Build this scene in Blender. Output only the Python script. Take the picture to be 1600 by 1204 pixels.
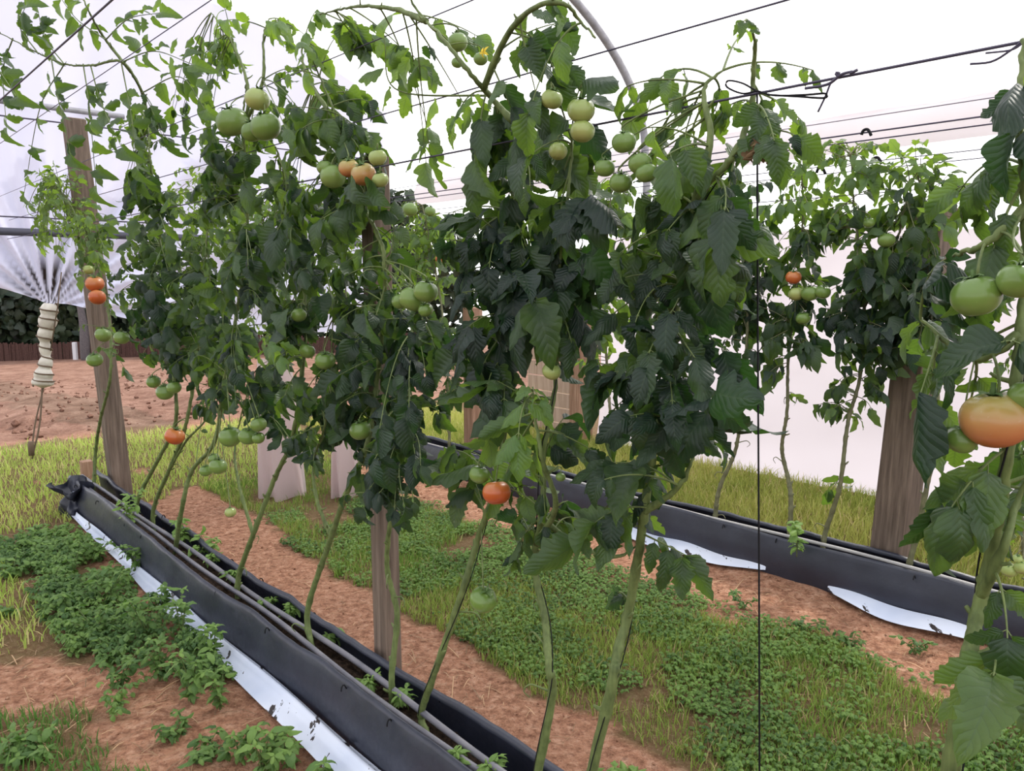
import bpy, math, random
import numpy as np

for o in list(bpy.data.objects):
    bpy.data.objects.remove(o)
SC = bpy.context.scene
COL = SC.collection
RNG = np.random.default_rng(11)
YAW0 = math.radians(42.55)
random.seed(11)

# ------------------------------------------------------------------ camera
H = 1.4                      # eye height
F = 1200.0                   # focal length in pixels of a 1600 px frame
PITCH = math.atan(166 / 1200)
cam_d = bpy.data.cameras.new('camera')
cam_d.sensor_width = 36
cam_d.lens = 27
cam_d.clip_start = 0.05
cam_d.clip_end = 300
cam = bpy.data.objects.new('camera', cam_d)
COL.objects.link(cam)
cam.location = (0, 0, H)
cam.rotation_euler = (math.pi / 2 - PITCH, 0, 0)
SC.camera = cam

# ------------------------------------------------------------------ light and exposure
SC.view_settings.view_transform = 'Standard'
SC.view_settings.look = 'None'
SC.view_settings.exposure = 0.0
SC.view_settings.gamma = 1
SC.view_settings.use_curve_mapping = False
w = bpy.data.worlds.new('overcast_sky')
SC.world = w
w.use_nodes = True
nt = w.node_tree
bg = nt.nodes['Background']
geo = nt.nodes.new('ShaderNodeTexCoord')
sep = nt.nodes.new('ShaderNodeSeparateXYZ')
rmp = nt.nodes.new('ShaderNodeValToRGB')
nt.links.new(geo.outputs['Generated'], sep.inputs[0])
nt.links.new(sep.outputs['Z'], rmp.inputs[0])
rmp.color_ramp.elements[0].position = 0.0
rmp.color_ramp.elements[0].color = (1.0, 0.985, 0.99, 1)
rmp.color_ramp.elements[1].position = 0.8
rmp.color_ramp.elements[1].color = (0.86, 0.90, 1.0, 1)
nt.links.new(rmp.outputs[0], bg.inputs[0])
bg.inputs[1].default_value = 2.0
sun_d = bpy.data.lights.new('sun', 'SUN')
sun_d.energy = 4.2
sun_d.angle = math.radians(9)
sun_d.color = (1.0, 0.95, 0.86)
sun = bpy.data.objects.new('sun', sun_d)
COL.objects.link(sun)
sun.rotation_euler = (math.radians(-30), math.radians(36), 0)   # high, from beyond the tunnel and to its right

# ------------------------------------------------------------------ frame of reference
# rows of plants run along D (away from the viewer, to the left); T is measured across the rows
YAW = math.radians(42.55)
D = np.array([-math.sin(YAW), math.cos(YAW), 0.0])
N = np.array([math.cos(YAW), math.sin(YAW), 0.0])
UP = np.array([0, 0, 1.0])
CAM = np.array([0, 0, H])
T1, T2 = 1.17, 3.33          # the two planted rows
TW, SE = 5.0, 6.94           # side curtain, end of the tunnel


def ray(px, py):
    x = (px - 800) / F
    y = -(py - 602) / F
    c, s = math.cos(PITCH), math.sin(PITCH)
    return np.array([x, c + y * s, -s + y * c])


def on_t(px, py, t):         # point of the vertical plane across-distance t
    r = ray(px, py)
    return CAM + r * (t / float(r @ N))


def on_s(px, py, s):
    r = ray(px, py)
    return CAM + r * (s / float(r @ D))


def on_z(px, py, z=0.0):
    r = ray(px, py)
    return CAM + r * ((z - H) / r[2])


def P(s, t, z=0.0):
    return D * s + N * t + UP * z


def proj(p):                 # pixel of points (n,3)
    q = np.atleast_2d(p) - CAM
    c, s = math.cos(PITCH), math.sin(PITCH)
    dep = q[:, 1] * c - q[:, 2] * s
    hy = q[:, 1] * s + q[:, 2] * c
    return 800 + F * q[:, 0] / dep, 602 - F * hy / dep, dep


def ground_far(x, y):
    d = np.hypot(x, y)
    return -0.06 * np.maximum(d - 8.5, 0)


def vnoise(x, y, seed=0):
    xi = np.floor(x).astype(np.int64)
    yi = np.floor(y).astype(np.int64)
    xf, yf = x - xi, y - yi
    xf = xf * xf * (3 - 2 * xf)
    yf = yf * yf * (3 - 2 * yf)

    def h(a, b):
        v = np.sin(a * 127.1 + b * 311.7 + seed * 74.7) * 43758.5453
        return v - np.floor(v)
    return (h(xi, yi) * (1 - xf) + h(xi + 1, yi) * xf) * (1 - yf) + (h(xi, yi + 1) * (1 - xf) + h(xi + 1, yi + 1) * xf) * yf


def fbm(x, y, seed=0, o=4):
    v = 0
    a = 0.5
    for k in range(o):
        v = v + a * vnoise(x * 2 ** k, y * 2 ** k, seed + k)
        a *= 0.5
    return v


# ------------------------------------------------------------------ object helpers
def unit(v):
    return v / (np.linalg.norm(v) + 1e-12)


class MB:
    """collects pieces and builds one mesh object"""
    def __init__(self):
        self.v, self.f3, self.f4, self.a, self.n = [], [], [], [], 0

    def add(self, v, quads=None, tris=None, attr=None):
        v = np.asarray(v, float)
        self.v.append(v)
        if quads is not None and len(quads):
            self.f4.append(np.asarray(quads, np.int64) + self.n)
        if tris is not None and len(tris):
            self.f3.append(np.asarray(tris, np.int64) + self.n)
        self.a.append(np.zeros((len(v), 4)) if attr is None else np.broadcast_to(np.asarray(attr, float), (len(v), 4)))
        self.n += len(v)

    def build(self, name, mat, parent=None, smooth=True, origin=None, local=False):
        me = bpy.data.meshes.new(name)
        v = np.concatenate(self.v) if self.v else np.zeros((0, 3))
        if origin is not None and not local:
            v = v - np.asarray(origin)
        q = np.concatenate(self.f4) if self.f4 else np.zeros((0, 4), np.int64)
        t = np.concatenate(self.f3) if self.f3 else np.zeros((0, 3), np.int64)
        me.vertices.add(len(v))
        me.vertices.foreach_set('co', v.astype(np.float32).ravel())
        me.loops.add(q.size + t.size)
        me.loops.foreach_set('vertex_index', np.concatenate([q.ravel(), t.ravel()]).astype(np.int32))
        me.polygons.add(len(q) + len(t))
        me.polygons.foreach_set('loop_start', np.concatenate([np.arange(len(q)) * 4, q.size + np.arange(len(t)) * 3]).astype(np.int32))
        me.polygons.foreach_set('use_smooth', np.full(len(q) + len(t), smooth))
        me.update(calc_edges=True)
        at = me.attributes.new('co4', 'FLOAT_COLOR', 'POINT')
        at.data.foreach_set('color', np.concatenate(self.a).astype(np.float32).ravel())
        me.validate()
        me.materials.append(mat)
        o = bpy.data.objects.new(name, me)
        COL.objects.link(o)
        if origin is not None and parent is None:
            o.location = origin
        if parent is not None:
            o.parent = parent
        return o


def tag(o, label=None, cat=None, group=None, kind=None):
    if label: o['label'] = label
    if cat: o['category'] = cat
    if group: o['group'] = group
    if kind: o['kind'] = kind
    return o


def empty(name, loc):
    o = bpy.data.objects.new(name, None)
    o.empty_display_size = 0.05
    o.location = loc
    COL.objects.link(o)
    return o


def copy_tree(o, parent=None):
    c = o.copy()
    COL.objects.link(c)
    if parent is not None:
        c.parent = parent
    for ch in list(o.children):
        copy_tree(ch, c)
    return c


def spline(pts, n):
    """Catmull-Rom through pts"""
    pts = np.asarray(pts, float)
    if len(pts) < 3:
        return pts[0] + (pts[-1] - pts[0]) * np.linspace(0, 1, n)[:, None]
    p = np.vstack([2 * pts[0] - pts[1], pts, 2 * pts[-1] - pts[-2]])
    u = np.linspace(0, len(pts) - 1, n)
    i = np.minimum(u.astype(int), len(pts) - 2)
    f = (u - i)[:, None]
    a, b, c, d = p[i], p[i + 1], p[i + 2], p[i + 3]
    return 0.5 * (2 * b + (c - a) * f + (2 * a - 5 * b + 4 * c - d) * f ** 2 + (-a + 3 * b - 3 * c + d) * f ** 3)


def tube(mb, path, r, k=8, attr=None, closed=True):
    path = np.asarray(path, float)
    n = len(path)
    r = np.broadcast_to(np.asarray(r, float), (n,))
    tan = np.gradient(path, axis=0)
    tan /= np.linalg.norm(tan, axis=1)[:, None] + 1e-12
    ref = np.array([0.31, 0.87, 0.12]) if abs(tan[:, 2]).mean() > .5 else UP
    a = np.cross(tan, ref)
    a /= np.linalg.norm(a, axis=1)[:, None] + 1e-12
    b = np.cross(tan, a)
    th = np.linspace(0, 2 * math.pi, k, endpoint=False)
    ring = a[:, None, :] * np.cos(th)[None, :, None] + b[:, None, :] * np.sin(th)[None, :, None]
    v = (path[:, None, :] + ring * r[:, None, None]).reshape(-1, 3)
    i, j = np.meshgrid(np.arange(n - 1), np.arange(k), indexing='ij')
    j2 = (j + 1) % k
    q = np.stack([i * k + j, (i + 1) * k + j, (i + 1) * k + j2, i * k + j2], -1).reshape(-1, 4)
    t = None
    if closed:
        v = np.vstack([v, path[:1], path[-1:]])
        c0, c1 = n * k, n * k + 1
        jj = np.arange(k)
        jn = (jj + 1) % k
        t = np.vstack([np.stack([np.full(k, c0), jj, jn], -1), np.stack([np.full(k, c1), (n - 1) * k + jn, (n - 1) * k + jj], -1)])
    mb.add(v, q, t, attr)


def grid(mb, pts, attr=None, flip=False):
    """pts (a,b,3) grid"""
    a, b = pts.shape[:2]
    i, j = np.meshgrid(np.arange(a - 1), np.arange(b - 1), indexing='ij')
    q = np.stack([i * b + j, i * b + j + 1, (i + 1) * b + j + 1, (i + 1) * b + j], -1).reshape(-1, 4)
    if flip:
        q = q[:, ::-1]
    mb.add(pts.reshape(-1, 3), q, None, attr)


def box(mb, c, ax, ay, az, hx, hy, hz, bev=0.004, attr=None):
    """box with chamfered vertical edges along az"""
    c = np.asarray(c, float)
    pr = [(-hx + bev, -hy), (hx - bev, -hy), (hx, -hy + bev), (hx, hy - bev), (hx - bev, hy), (-hx + bev, hy), (-hx, hy - bev), (-hx, -hy + bev)]
    rows = []
    for z, k in ((-hz, 1), (hz - bev, 1), (hz, 1 - bev / max(hx, hy))):
        rows.append([c + ax * x * k + ay * y * k + az * z for x, y in pr])
    v = np.array(rows).reshape(-1, 3)
    q = [(r * 8 + j, r * 8 + (j + 1) % 8, (r + 1) * 8 + (j + 1) % 8, (r + 1) * 8 + j) for r in range(2) for j in range(8)]
    for base, fl in ((0, True), (16, False)):
        for s in ((0, 1, 2, 3), (0, 3, 4, 7), (4, 5, 6, 7)):
            f = [base + k for k in s]
            q.append(tuple(f[::-1]) if fl else tuple(f))
    mb.add(v, q, None, attr)


# ------------------------------------------------------------------ materials
def mat(name):
    m = bpy.data.materials.new(name)
    m.use_nodes = True
    t = m.node_tree
    for n in list(t.nodes):
        t.nodes.remove(n)
    return m, t


def nd(t, kind, **kw):
    n = t.nodes.new(kind)
    for k, v in kw.items():
        if k == 'ins':
            for a, b in v.items():
                if hasattr(b, 'is_linked') or b.__class__.__name__.startswith('NodeSocket'):
                    t.links.new(b, n.inputs[a])
                else:
                    n.inputs[a].default_value = b
        else:
            setattr(n, k, v)
    return n


def ramp(t, fac, stops):
    r = t.nodes.new('ShaderNodeValToRGB')
    t.links.new(fac, r.inputs[0])
    e = r.color_ramp.elements
    while len(e) < len(stops):
        e.new(0.5)
    for k, (p, c) in enumerate(stops):
        e[k].position = p
        e[k].color = (*c, 1) if len(c) == 3 else c
    return r.outputs[0]


def math_(t, op, a, b=None, clamp=False):
    n = t.nodes.new('ShaderNodeMath')
    n.operation = op
    n.use_clamp = clamp
    for k, v in enumerate((a, b)):
        if v is None: continue
        if isinstance(v, (int, float)): n.inputs[k].default_value = v
        else: t.links.new(v, n.inputs[k])
    return n.outputs[0]


def mix(t, fac, a, b):
    n = t.nodes.new('ShaderNodeMix')
    n.data_type = 'RGBA'
    for s, v in ((0, fac), (6, a), (7, b)):
        if isinstance(v, (int, float)): n.inputs[s].default_value = v
        elif isinstance(v, tuple): n.inputs[s].default_value = (*v, 1)
        else: t.links.new(v, n.inputs[s])
    return n.outputs[2]


def bump(t, h, strength=0.4, dist=0.01):
    return nd(t, 'ShaderNodeBump', ins={'Strength': strength, 'Distance': dist, 'Height': h}).outputs[0]


def noise(t, scale, detail=4, rough=0.5, vec=None, kind='Object'):
    n = nd(t, 'ShaderNodeTexNoise')
    n.inputs['Scale'].default_value = scale
    n.inputs['Detail'].default_value = detail
    n.inputs['Roughness'].default_value = rough
    if vec is None:
        vec = nd(t, 'ShaderNodeTexCoord').outputs[kind]
    t.links.new(vec, n.inputs['Vector'])
    return n.outputs[0]


def finish(t, base, rough=0.6, normal=None, spec=0.4, trans=None, trans_fac=0.3, metal=0.0):
    b = nd(t, 'ShaderNodeBsdfPrincipled')
    if isinstance(base, tuple): b.inputs['Base Color'].default_value = (*base, 1)
    else: t.links.new(base, b.inputs['Base Color'])
    if isinstance(rough, (int, float)): b.inputs['Roughness'].default_value = rough
    else: t.links.new(rough, b.inputs['Roughness'])
    b.inputs['Specular IOR Level'].default_value = spec
    b.inputs['Metallic'].default_value = metal
    if normal is not None: t.links.new(normal, b.inputs['Normal'])
    out = nd(t, 'ShaderNodeOutputMaterial')
    sh = b.outputs[0]
    if trans is not None:
        tr = nd(t, 'ShaderNodeBsdfTranslucent')
        if isinstance(trans, tuple): tr.inputs[0].default_value = (*trans, 1)
        else: t.links.new(trans, tr.inputs[0])
        mx = nd(t, 'ShaderNodeMixShader')
        mx.inputs[0].default_value = trans_fac
        t.links.new(sh, mx.inputs[1])
        t.links.new(tr.outputs[0], mx.inputs[2])
        sh = mx.outputs[0]
    t.links.new(sh, out.inputs[0])
    return b


def leaf_mat(name, dark, young, tdark, tyoung, tf=0.38, rough=0.55):
    m, t = mat(name)
    at = nd(t, 'ShaderNodeAttribute', attribute_name='co4')
    sp = nd(t, 'ShaderNodeSeparateColor', ins={0: at.outputs['Color']})
    u, v, tone = sp.outputs[0], sp.outputs[1], sp.outputs[2]
    rnd = at.outputs['Alpha']
    au = math_(t, 'ABSOLUTE', u)
    # side veins sweep forward from the midrib
    ph = math_(t, 'SUBTRACT', math_(t, 'MULTIPLY', v, 9.0), math_(t, 'MULTIPLY', au, 2.6))
    fr = math_(t, 'ABSOLUTE', math_(t, 'SUBTRACT', math_(t, 'FRACT', ph), 0.5))
    vein = math_(t, 'SUBTRACT', 1.0, math_(t, 'MULTIPLY', fr, 9.0), True)
    mid = math_(t, 'SUBTRACT', 1.0, math_(t, 'MULTIPLY', au, 14.0), True)
    vn = math_(t, 'MAXIMUM', math_(t, 'MULTIPLY', vein, 0.6), mid)
    nz = noise(t, 42, 4, .6)
    hgt = math_(t, 'ADD', math_(t, 'MULTIPLY', math_(t, 'SQRT', fr), 0.7), math_(t, 'MULTIPLY', nz, 0.6))
    n = bump(t, hgt, 0.5, 0.004)
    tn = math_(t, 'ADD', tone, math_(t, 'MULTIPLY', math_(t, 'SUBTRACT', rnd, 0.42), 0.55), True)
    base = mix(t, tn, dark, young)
    base = mix(t, math_(t, 'MULTIPLY', nz, 0.35), base, tuple(c * 0.6 for c in dark))
    base = mix(t, math_(t, 'MULTIPLY', vn, 0.16), base, (0.22, 0.32, 0.15))
    geo_ = nd(t, 'ShaderNodeNewGeometry')
    under = mix(t, 0.40, base, (0.11, 0.16, 0.10))
    base = mix(t, geo_.outputs['Backfacing'], base, under)
    tr = mix(t, tn, tdark, tyoung)
    tr = mix(t, math_(t, 'MULTIPLY', vn, 0.5), tr, tuple(c * 0.45 for c in tdark))
    finish(t, base, rough, n, 0.5, tr, tf)
    return m


M = {}
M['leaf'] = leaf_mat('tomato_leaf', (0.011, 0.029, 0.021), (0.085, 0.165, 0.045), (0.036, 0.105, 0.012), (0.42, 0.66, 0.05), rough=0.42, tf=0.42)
M['weed'] = leaf_mat('weed_leaf', (0.05, 0.125, 0.026), (0.22, 0.36, 0.075), (0.10, 0.26, 0.02), (0.30, 0.55, 0.08), 0.3)
M['tree'] = leaf_mat('tree_leaf', (0.018, 0.032, 0.018), (0.06, 0.085, 0.03), (0.02, 0.04, 0.01), (0.07, 0.1, 0.02), 0.2)


def stem_mat(name, c0, c1):
    m, t = mat(name)
    n1 = noise(t, 30, 4)
    tc = nd(t, 'ShaderNodeTexCoord')
    mp = nd(t, 'ShaderNodeMapping', ins={0: tc.outputs['Object']})
    mp.inputs['Scale'].default_value = (160, 160, 10)
    n2 = noise(t, 1.0, 3, 0.5, mp.outputs[0])
    c = ramp(t, math_(t, 'ADD', math_(t, 'MULTIPLY', n1, 0.6), math_(t, 'MULTIPLY', n2, 0.4)), [(0.3, c0), (0.7, c1)])
    finish(t, c, 0.6, bump(t, n2, 0.3, 0.003), 0.3)
    return m


M['stem'] = stem_mat('tomato_stem', (0.055, 0.078, 0.024), (0.175, 0.225, 0.075))
M['stem_far'] = stem_mat('woody_stem', (0.075, 0.075, 0.04), (0.19, 0.19, 0.10))
M['bark'] = stem_mat('bark', (0.05, 0.045, 0.05), (0.14, 0.12, 0.12))


def fruit_mat(name, shoulder, body, tip):
    m, t = mat(name)
    at = nd(t, 'ShaderNodeAttribute', attribute_name='co4')
    sp = nd(t, 'ShaderNodeSeparateColor', ins={0: at.outputs['Color']})
    nz = noise(t, 18, 3)
    f = math_(t, 'ADD', sp.outputs[1], math_(t, 'MULTIPLY', math_(t, 'SUBTRACT', nz, 0.5), 0.35))
    c = ramp(t, f, [(0.05, tip), (0.45, body), (0.95, shoulder)])
    fl = noise(t, 170, 2)
    c = mix(t, math_(t, 'MULTIPLY', math_(t, 'GREATER_THAN', fl, 0.70), 0.10), c, (0.6, 0.6, 0.4))
    b = finish(t, c, 0.30, None, 0.5, tuple(x * 0.9 for x in body), 0.10)
    b.inputs['Coat Weight'].default_value = 0.15
    return m


M['green_fruit'] = fruit_mat('green_tomato_skin', (0.10, 0.18, 0.03), (0.165, 0.26, 0.055), (0.23, 0.31, 0.085))
M['pale_fruit'] = fruit_mat('pale_tomato_skin', (0.24, 0.32, 0.08), (0.35, 0.41, 0.13), (0.42, 0.40, 0.14))
M['blush_fruit'] = fruit_mat('blushing_tomato_skin', (0.34, 0.30, 0.08), (0.50, 0.22, 0.08), (0.50, 0.13, 0.045))
M['orange_fruit'] = fruit_mat('orange_tomato_skin', (0.50, 0.19, 0.05), (0.52, 0.115, 0.03), (0.50, 0.09, 0.025))


def simple(name, base, rough=0.6, spec=0.4, nscale=None, c2=None, bstr=0.2, bdist=0.005, metal=0.0):
    m, t = mat(name)
    if nscale:
        n = noise(t, nscale, 5)
        c = ramp(t, n, [(0.35, base), (0.65, c2 or base)])
        finish(t, c, rough, bump(t, n, bstr, bdist), spec, metal=metal)
    else:
        finish(t, base, rough, None, spec, metal=metal)
    return m


def wood_mat(name, c0, c1, c2):
    m, t = mat(name)
    tc = nd(t, 'ShaderNodeTexCoord')
    mp = nd(t, 'ShaderNodeMapping', ins={0: tc.outputs['Object']})
    mp.inputs['Scale'].default_value = (28, 28, 1.6)
    n = noise(t, 2.0, 6, 0.6, mp.outputs[0])
    n2 = noise(t, 3.0, 3)
    c = ramp(t, n, [(0.3, c0), (0.55, c1), (0.75, c2)])
    c = mix(t, math_(t, 'MULTIPLY', n2, 0.4), c, c0)
    finish(t, c, 0.8, bump(t, n, 0.35, 0.004), 0.2)
    return m


M['post'] = wood_mat('weathered_post', (0.085, 0.062, 0.048), (0.18, 0.135, 0.105), (0.28, 0.215, 0.17))
M['post_red'] = wood_mat('brown_board', (0.20, 0.11, 0.07), (0.36, 0.22, 0.15), (0.5, 0.34, 0.25))
M['post_pale'] = wood_mat('pale_board', (0.35, 0.24, 0.18), (0.5, 0.37, 0.29), (0.62, 0.48, 0.4))
M['black'] = None
m, t = mat('black_plastic')
n1 = noise(t, 5, 5, 0.55)
n2 = noise(t, 60, 3)
c = ramp(t, n1, [(0.3, (0.013, 0.015, 0.026)), (0.7, (0.028, 0.032, 0.050))])
finish(t, c, ramp(t, n2, [(0.3, (0.36,) * 3), (0.7, (0.52,) * 3)]), bump(t, n1, 0.25, 0.02), 0.55)
M['black'] = m
m, t = mat('white_ground_film')
tcf = nd(t, 'ShaderNodeTexCoord')
mpf = nd(t, 'ShaderNodeMapping', ins={0: tcf.outputs['Object']})
mpf.inputs['Rotation'].default_value = (0, 0, -YAW0)
mpf.inputs['Scale'].default_value = (1.0, 0.25, 1)
n1 = noise(t, 24, 5, 0.6, mpf.outputs[0])
n2 = noise(t, 2.6, 3, 0.6)
c = ramp(t, n2, [(0.35, (0.50, 0.56, 0.70)), (0.6, (0.66, 0.70, 0.80))])
tear = math_(t, 'GREATER_THAN', math_(t, 'ADD', n1, math_(t, 'MULTIPLY', n2, 0.35)), 0.79)
c = mix(t, tear, c, (0.03, 0.022, 0.02))
finish(t, c, 0.45, bump(t, n1, 0.2, 0.01), 0.4)
M['film'] = m
M['pipe'] = simple('grey_drip_pipe', (0.10, 0.10, 0.12), 0.45, 0.5, 12, (0.16, 0.155, 0.17), 0.1)
M['white_pipe'] = simple('white_pipe', (0.33, 0.32, 0.31), 0.5, 0.4)
M['steel'] = simple('galvanised_tube', (0.22, 0.22, 0.24), 0.45, 0.5, 20, (0.32, 0.32, 0.35), 0.05)
M['dark_steel'] = simple('dark_tube', (0.07, 0.07, 0.10), 0.5, 0.4)
M['wire'] = simple('wire_steel', (0.05, 0.042, 0.075), 0.5, 0.4)
M['cord'] = simple('black_twine', (0.008, 0.008, 0.010), 0.7, 0.2)
M['tan_cord'] = simple('tan_cord', (0.14, 0.10, 0.07), 0.8, 0.2)
M['media'] = simple('growing_medium', (0.018, 0.012, 0.009), 0.9, 0.1, 60, (0.07, 0.045, 0.03), 0.9, 0.02)
M['dry'] = simple('dry_leaf', (0.07, 0.04, 0.022), 0.8, 0.1, 40, (0.20, 0.13, 0.07), 0.5, 0.004)
M['fence'] = simple('brown_fence', (0.05, 0.026, 0.022), 0.9, 0.1, 50, (0.11, 0.06, 0.05), 0.5, 0.02)
M['sepal'] = simple('sepal_green', (0.06, 0.11, 0.03), 0.6, 0.3, 30, (0.10, 0.17, 0.05), 0.1)
M['yellow'] = simple('yellow_petal', (0.75, 0.55, 0.04), 0.5, 0.3)
M['dirty_film'] = simple('pale_bundle_film', (0.42, 0.38, 0.32), 0.6, 0.3, 8, (0.66, 0.63, 0.56), 0.6, 0.02)


def film_mat(name, col, tcol, transp, streak=None):
    m, t = mat(name)
    n1 = noise(t, 1.2, 4)
    df = nd(t, 'ShaderNodeBsdfDiffuse')
    tr = nd(t, 'ShaderNodeBsdfTranslucent')
    tp = nd(t, 'ShaderNodeBsdfTransparent')
    cd = mix(t, math_(t, 'MULTIPLY', n1, 0.25), col, tuple(c * 0.9 for c in col))
    ct = mix(t, math_(t, 'MULTIPLY', n1, 0.3), tcol, tuple(c * 0.88 for c in tcol))
    if streak is not None:           # soil washed into the gathered pleats
        at = nd(t, 'ShaderNodeAttribute', attribute_name='co4')
        sp = nd(t, 'ShaderNodeSeparateColor', ins={0: at.outputs['Color']})
        cd = mix(t, sp.outputs[0], cd, streak)
        ct = mix(t, sp.outputs[0], ct, tuple(c * .5 for c in streak))
    t.links.new(cd, df.inputs[0])
    t.links.new(ct, tr.inputs[0])
    a = nd(t, 'ShaderNodeMixShader')
    a.inputs[0].default_value = 0.72
    t.links.new(df.outputs[0], a.inputs[1])
    t.links.new(tr.outputs[0], a.inputs[2])
    b = nd(t, 'ShaderNodeMixShader')
    b.inputs[0].default_value = transp
    t.links.new(a.outputs[0], b.inputs[1])
    t.links.new(tp.outputs[0], b.inputs[2])
    out = nd(t, 'ShaderNodeOutputMaterial')
    t.links.new(b.outputs[0], out.inputs[0])
    return m


M['roof'] = film_mat('roof_film', (0.85, 0.85, 0.86), (0.97, 0.96, 0.97), 0.28)
M['eave'] = film_mat('eave_film', (0.80, 0.77, 0.79), (0.78, 0.75, 0.77), 0.02)
M['side'] = film_mat('side_film', (0.70, 0.64, 0.67), (0.54, 0.50, 0.54), 0.0)
M['end'] = film_mat('end_film', (0.74, 0.74, 0.86), (0.72, 0.73, 0.89), 0.06, (0.05, 0.035, 0.03))  # lavender tint: the sky's bluish cast put into the film colour
M['drape'] = film_mat('drape_film', (0.78, 0.68, 0.66), (0.7, 0.6, 0.6), 0.02)

# ground
m, t = mat('red_soil')
at = nd(t, 'ShaderNodeAttribute', attribute_name='co4')
sp = nd(t, 'ShaderNodeSeparateColor', ins={0: at.outputs['Color']})
tc = nd(t, 'ShaderNodeTexCoord')
na = noise(t, 3.0, 6, 0.6)
nb = noise(t, 26.0, 5, 0.65)
nc = noise(t, 120.0, 3, 0.6)
c = ramp(t, nb, [(0.30, (0.16, 0.068, 0.040)), (0.5, (0.40, 0.20, 0.122)), (0.72, (0.60, 0.37, 0.25))])
c = mix(t, math_(t, 'MULTIPLY', ramp(t, na, [(0.4, (0, 0, 0)), (0.7, (1, 1, 1))]), 0.45), c, (0.34, 0.19, 0.12))
c = mix(t, math_(t, 'MULTIPLY', sp.outputs[0], 0.75), c, (0.095, 0.085, 0.035))     # darker green-brown under the grass
c = mix(t, math_(t, 'MULTIPLY', sp.outputs[1], 0.7), c, ramp(t, noise(t, 2.2, 7, .72), [(0.36, (0.06, 0.028, 0.022)), (0.5, (0.20, 0.115, 0.09)), (0.66, (0.34, 0.22, 0.17))]))        # ploughed field
nb2 = noise(t, 62.0, 5, 0.7)
c = mix(t, math_(t, 'MULTIPLY', ramp(t, nb2, [(0.38, (1, 1, 1)), (0.5, (0, 0, 0))]), 0.55), c, (0.13, 0.055, 0.034))
c = mix(t, math_(t, 'MULTIPLY', ramp(t, nc, [(0.60, (0, 0, 0)), (0.68, (1, 1, 1))]), 0.35), c, (0.62, 0.42, 0.29))
hh = math_(t, 'ADD', nb2, math_(t, 'MULTIPLY', nc, 0.5))
finish(t, c, 0.95, bump(t, hh, 0.8, 0.02), 0.1)
M['soil'] = m
m, t = mat('grass_blade')
at = nd(t, 'ShaderNodeAttribute', attribute_name='co4')
finish(t, at.outputs['Color'], 0.6, None, 0.3, at.outputs['Color'], 0.35)
M['grass'] = m

# ------------------------------------------------------------------ the setting
# ground surface in row coordinates
sa = np.concatenate([np.linspace(-30, -3, 10)[:-1], np.arange(-3, 9, 0.05), np.linspace(9, 60, 70)])
ta = np.concatenate([np.linspace(-45, -4, 40)[:-1], np.arange(-4, 7, 0.05), np.linspace(7, 50, 30)])
S_, T_ = np.meshgrid(sa, ta, indexing='ij')


def grass_mask(s, t):
    """1 where the ground carries grass"""
    e = (fbm(s * 2.3, t * 2.3, 5) - 0.47) * 1.1
    strip = ((t > 1.80 + e * .35) & (t < 2.72 + e * .5)).astype(float)
    right = ((t > 3.6 + e * .1) & (s < 7.0)).astype(float)
    far = ((s > 4.9 + e * 1.2) & (s < 7.5 + e * .6)).astype(float)
    lf = ((t < -0.75 + e) & (s < 2.4)).astype(float) * 0.8
    lf2 = ((t < 0.9) & (s > 3.3 + e)).astype(float) * (s < 7.5)
    near = ((t < 0.50 + e * .5) & (s < 2.7 + e * .8)).astype(float) * .9
    return np.clip(np.maximum.reduce([strip, right, far, lf, lf2, near]), 0, 1) * (e > -0.33)


def ground_z(s, t):
    p = s[..., None] * D + t[..., None] * N
    near = np.exp(-np.maximum(np.hypot(p[..., 0], p[..., 1]) - 5, 0) / 3)
    z = 0.035 * (fbm(s * 3.1, t * 3.1, 1) - .47) + 0.02 * (fbm(s * 13, t * 13, 2) - .47)
    z = z * (0.35 + 0.65 * near)
    fld = np.clip((s - 7.6) / 1.0, 0, 1)
    z = z + fld * 0.34 * (fbm(s * 1.1, t * 1.6, 9, 5) - 0.47) * np.exp(-np.maximum(np.hypot(p[..., 0], p[..., 1]) - 16, 0) / 6)
    # earth banked a little under each bed
    for c0, wd in ((1.175, .17), (3.34, .2)):
        z = z + 0.03 * np.exp(-((t - c0) / wd) ** 2) * (s < 5.6)
    return z + ground_far(p[..., 0], p[..., 1])


Z_ = ground_z(S_, T_)
att = np.zeros(S_.shape + (4,))
att[..., 0] = grass_mask(S_, T_)
att[..., 1] = np.clip((S_ - 7.4) / 0.5, 0, 1)
mb = MB()
grid(mb, S_[..., None] * D + T_[..., None] * N + Z_[..., None] * UP, att.reshape(-1, 4), flip=True)
tag(mb.build('floor', M['soil']), kind='structure')

# tunnel roof: an arch of film over hoops
TC, HW, ZS, ZA = 1.15, 3.85, 2.42, 3.95


def arch(th):
    return TC + HW * np.cos(th), ZS + (ZA - ZS) * np.sin(th)


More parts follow.
